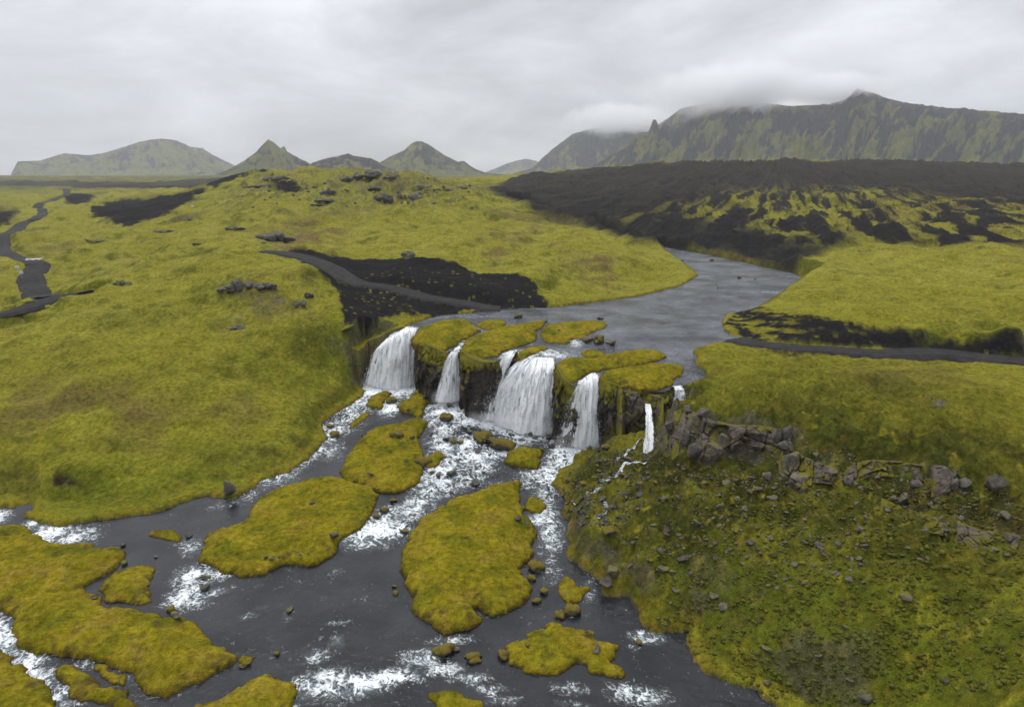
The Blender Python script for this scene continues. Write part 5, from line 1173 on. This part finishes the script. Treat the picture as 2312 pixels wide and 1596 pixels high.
# ------------------------------------------------------------------ far mountains
def mountain(label, sil, r0, zb=44, slope=.45, seed=0, gul=.20, green=.5, dark=.5, nt=420, ns=150, rvar=.04, shear=0):
    sil = sorted(sil); sx_ = np.array([q[0] for q in sil]); sy_ = np.array([q[1] for q in sil])
    px = np.linspace(sx_[0], sx_[-1], nt); py = np.interp(px, sx_, sy_)
    py = py + fbm2(px / 9, px * 0, 3, seed + 3) * 1.2
    D = np.array([ray(a, b) for a, b in zip(px, py)])
    t = np.arctan2(D[:, 0], D[:, 1]); el = D[:, 2] / np.hypot(D[:, 0], D[:, 1])
    rr0 = r0 * (1 + rvar * fbm2(px / 160, px * 0, 3, seed))
    zr = CAM_Z + el * rr0; hh = np.maximum(zr - zb, 2)
    dep = hh / slope * (1 + .2 * fbm2(px / 120, px * 0, 2, seed + 1))
    s = np.concatenate([np.linspace(0, 1, ns), 1 + np.linspace(.03, 1, 30)])[:, None]
    ss = np.clip(s, 0, 1)
    r = rr0[None] - dep[None] * (1 - s) * np.where(s > 1, .8, 1)
    f = np.where(s <= 1, .35 * ss + .65 * ss ** 1.5, np.clip(2 - s, 0, 1))
    px2 = px[None] + 0 * s
    shx = px2 + (1 - ss) * shear
    g = fbm2(shx / 44 + 1.3 * fbm2(px2 / 70, ss * 2, 3, seed + 8), ss * 2.0, 5, seed + 4, .6, True)
    z = zb + hh[None] * f + g * gul * 1.25 * hh[None] * np.sin(np.pi * np.clip(s, 0, 1)) ** .7
    z += fbm2(px2 / 7, ss * 14, 3, seed + 6) * hh[None] * .02 * np.sin(np.pi * ss)
    z = np.where(s == 0, zb - 15, z)
    X = r * np.sin(t)[None]; Y = r * np.cos(t)[None]
    a = fbm2(shx / 50, ss * 2.5, 6, seed + 10, .6); b_ = fbm2(shx / 12, ss * 4.5, 6, seed + 11, .68)
    cc = np.zeros(X.shape + (3,)) + np.array([.014, .015, .018])
    gm = sstep(.53 - green, .75 - green, a * 1.1 + .6 * b_ + g * .3 + .35 * (1 - ss) - .15)
    cc = mixc(cc, np.array([.125, .122, .018]), gm * .9); cc = cc * (1 - .45 * sstep(.15, -.35, g))[..., None]  # gully hollows darkened in the colour, standing in for their shade
    cc = mixc(cc, np.array([.055, .052, .047]), sstep(.75, 1.0, ss + .15 * b_) * (1 - gm) * .6)
    o = mesh_obj('mountain', np.stack([X, Y, z], -1).reshape(-1, 3), grid_faces(*X.shape)[:, ::-1], M_FAR, attrs={'Col': cc.reshape(-1, 3)})
    return tag(o, label, kind='structure')
mountain('broad flat shouldered mountain at far left', Z1([(-150,400),(20,372),(60,345),(80,300),(110,243),(250,238),(330,212),(400,192),(560,205),(650,190),(750,160),(860,125),(950,105),(1020,100),(1100,110),(1150,130),(1200,152),(1270,160),(1330,200),(1400,235),(1500,280),(1650,330),(1800,360)]), 7000, seed=500, green=.62, slope=.38)
mountain('sharp pointed mossy peak', Z1([(1150,365),(1300,345),(1420,300),(1520,245),(1600,190),(1650,135),(1680,104),(1710,118),(1760,160),(1775,150),(1785,150),(1800,180),(1880,225),(1950,258),(2020,300),(2120,335),(2300,370)]), 3800, seed=520, green=.75, slope=.5)
mountain('low rounded hill between the two peaks', Z1([(1850,340),(1960,250),(2050,222),(2120,210),(2180,193),(2220,208),(2312,222)]) + Z2([(780,220),(830,245),(900,280),(1000,320),(1100,360),(1200,385)]), 3400, seed=540, green=.45, slope=.4)
mountain('steep grey green cone near the centre', Z2([(700,330),(840,250),(900,215),(990,175),(1040,130),(1070,116),(1110,118),(1160,145),(1240,200),(1330,245),(1370,240),(1400,265),(1440,290),(1500,312),(1620,325),(1750,322),(1900,330),(2000,350)]), 4200, seed=560, green=.55, slope=.5)
mountain('faint distant hill seen through the gap', Z2([(1440,330),(1500,312),(1570,285),(1640,255),(1700,238),(1760,226),(1820,238),(1900,280),(2050,330)]), 8300, seed=580, green=.5)
mountain('dark shoulder of the right massif running into cloud', Z3([(-100,435),(0,405),(50,355),(100,312),(190,245),(260,225),(330,205),(420,195),(520,200),(600,215),(700,300),(900,400)]), 5400, seed=600, green=.25, slope=.5)
mountain('hidden upper ridge of the right massif', Z3([(450,300),(560,220),(640,170),(700,125),(800,105),(880,80),(940,70),(1010,82),(1100,100),(1300,130),(1500,200)]), 5000, seed=620, green=.2)
mountain('great right massif with a small horn and a summit knob', Z3([(150,440),(260,405),(330,370),(400,320),(450,280),(490,245),(520,238),(545,240),(560,200),(567,180),(580,180),(590,200),(598,215),(612,200),(625,193),(640,212),(700,195),(730,165),(790,140),(820,150),(850,140),(900,118),(960,105),(1050,108),(1120,112),(1200,118),(1300,112),(1400,106),(1460,88),(1500,62),(1525,36),(1545,34),(1580,48),(1620,62),(1700,88),(1780,105),(1880,115),(1950,125),(2030,126),(2100,135),(2200,145),(2312,152),(2600,175),(3000,230)]), 3900, seed=640, green=.42, slope=.42, gul=.24, shear=110, nt=900, ns=200)
print('mountains', time.time() - T0)

# ------------------------------------------------------------------ valley ford, signs, sheep
def box(name, sx, sy, sz, mat, loc, parent=None, rz=0, bev=.03):
    bm = bmesh.new(); bmesh.ops.create_cube(bm, size=1)
    for v_ in bm.verts: v_.co = Vector((v_.co.x * sx, v_.co.y * sy, (v_.co.z + .5) * sz))
    bmesh.ops.bevel(bm, geom=bm.edges[:], offset=bev * min(sx, sy, sz), segments=1, affect='EDGES')
    me = bpy.data.meshes.new(name); bm.to_mesh(me); bm.free(); me.materials.append(mat)
    o = bpy.data.objects.new(name, me); COL.objects.link(o); o.location = loc; o.rotation_euler.z = rz; o.parent = parent; return o
M_CON = mat_plain('pale_concrete', (.38, .39, .40), .12, .8, 2, .1); M_POST = mat_plain('grey_post', (.25, .25, .24), .1); M_PANEL = mat_plain('sign_panel', (.45, .47, .5), .1)
M_WOOL = mat_plain('wool', (.7, .68, .62), .1)
p = hit(77, 588); zb = float(tz(p[0], p[1]))
br = bpy.data.objects.new('road_bridge', None); COL.objects.link(br); br.location = (p[0], p[1], zb + .1)
tag(br, 'short pale bridge deck where the valley road crosses a ditch', 'bridge')
box('deck', 5.2, 6, .35, M_CON, (0, 0, 0), br, .5)
for s in (-1, 1): box('kerb', .3, 6, .3, M_CON, (s * 2.6 * math.cos(.5), s * 2.6 * math.sin(.5), .353), br, .5)
for q, (a, b, l) in enumerate([(42, 620, 'left one of two small road signs near the valley bridge'), (51, 632, 'right one of two small road signs near the valley bridge')]):
    p = hit(a, b); sg = bpy.data.objects.new('road_sign', None); COL.objects.link(sg); sg.location = p; tag(sg, l, 'sign', 'signs by the valley bridge')
    box('post', .12, .12, 3.4, M_POST, (0, 0, -.2), sg); box('panel', 1.6, .08, 1.1, M_PANEL, (0, -.12, 2.3), sg)
p = hit(435, 469); sh = bpy.data.objects.new('sheep', None); COL.objects.link(sh); sh.location = p; tag(sh, 'lone white sheep on the distant green hillside', 'sheep'); sh.rotation_euler.z = .4
me = bpy.data.meshes.new('body')
bm = bmesh.new(); bmesh.ops.create_icosphere(bm, subdivisions=3, radius=1)
for v_ in bm.verts: v_.co = Vector((v_.co.x * .65, v_.co.y * .32, .72 + v_.co.z * .34))
def cone(p0, p1, r0, r1):
    d = Vector(p1) - Vector(p0); ret = bmesh.ops.create_cone(bm, segments=8, radius1=r0, radius2=r1, depth=d.length, cap_ends=True)
    R_ = d.to_track_quat('Z', 'Y').to_matrix()
    for v_ in ret['verts']: v_.co = R_ @ v_.co + (Vector(p0) + Vector(p1)) / 2
for x in (-.4, .4):
    for y in (-.16, .16): cone((x, y, .6), (x, y, -.02), .07, .045)
cone((.5, 0, .85), (.78, 0, 1.05), .18, .13); cone((.72, 0, 1.08), (1.0, 0, .92), .14, .07)
bm.to_mesh(me); bm.free(); me.materials.append(M_WOOL); o = bpy.data.objects.new('body', me); COL.objects.link(o); o.parent = sh

# ------------------------------------------------------------------ air
def haze_box():
    bm = bmesh.new(); bmesh.ops.create_cube(bm, size=1); me = bpy.data.meshes.new('haze'); 
    for v_ in bm.verts: v_.co = Vector((v_.co.x * 19000, v_.co.y * 19000 , -14 + (v_.co.z + .5) * 1000))
    bm.to_mesh(me); bm.free()
    b = NB('haze_air'); vol = b.n('ShaderNodeVolumePrincipled', {'Color': (.86, .90, .97, 1), 'Density': HAZE, 'Anisotropy': .2}); b.l(vol.outputs[0], b.out.inputs['Volume'])
    me.materials.append(b.m); o = bpy.data.objects.new('haze', me); COL.objects.link(o); tag(o, kind='stuff')
HAZE = .00007
def low_cloud(name, px, py, r, sx, sy, sz, dens, seed):
    p = ray(px, py); p = p / p[1] * r
    bm = bmesh.new(); bmesh.ops.create_icosphere(bm, subdivisions=3, radius=1)
    for v_ in bm.verts: v_.co = Vector((v_.co.x * sx, v_.co.y * sy, v_.co.z * sz))
    me = bpy.data.meshes.new(name); bm.to_mesh(me); bm.free()
    b = NB('cloud_vapour'); tcn = b.n('ShaderNodeTexCoord').outputs['Object']
    q = b.n('ShaderNodeMapping', {'Vector': tcn, 'Scale': (1 / sx, 1 / sy, 1 / sz)}).outputs[0]
    ln = b.n('ShaderNodeVectorMath', {0: q}, operation='LENGTH').outputs['Value']
    n = b.noise(tcn, 1 / 190., 6, .6, .4)
    n.inputs['Vector'].default_value = (0, 0, 0)
    sh_ = b.n('ShaderNodeMapping', {'Vector': tcn, 'Location': (seed * 131., 0, 0)}).outputs[0]; b.l(sh_, n.inputs['Vector'])
    d = b.math('MULTIPLY', b.rng(b.math('ADD', b.rng(ln, 0, 1, .55, -.55), b.math('SUBTRACT', n.outputs['Fac'], .5)), 0, .5), dens)
    vol = b.n('ShaderNodeVolumePrincipled', {'Color': (.96, .965, .98, 1), 'Density': d, 'Anisotropy': .3}); b.l(vol.outputs[0], b.out.inputs['Volume'])
    me.materials.append(b.m); o = bpy.data.objects.new(name, me); COL.objects.link(o); o.location = (p[0], p[1], CAM_Z + p[2]); tag(o, kind='stuff')
low_cloud('low_cloud', 1650, 200, 3550, 900, 520, 250, .020, 1)
low_cloud('low_cloud', 1880, 205, 3550, 560, 420, 150, .022, 2)
low_cloud('low_cloud', 1400, 272, 5000, 900, 600, 210, .013, 3)
haze_box()
print('done', time.time() - T0)
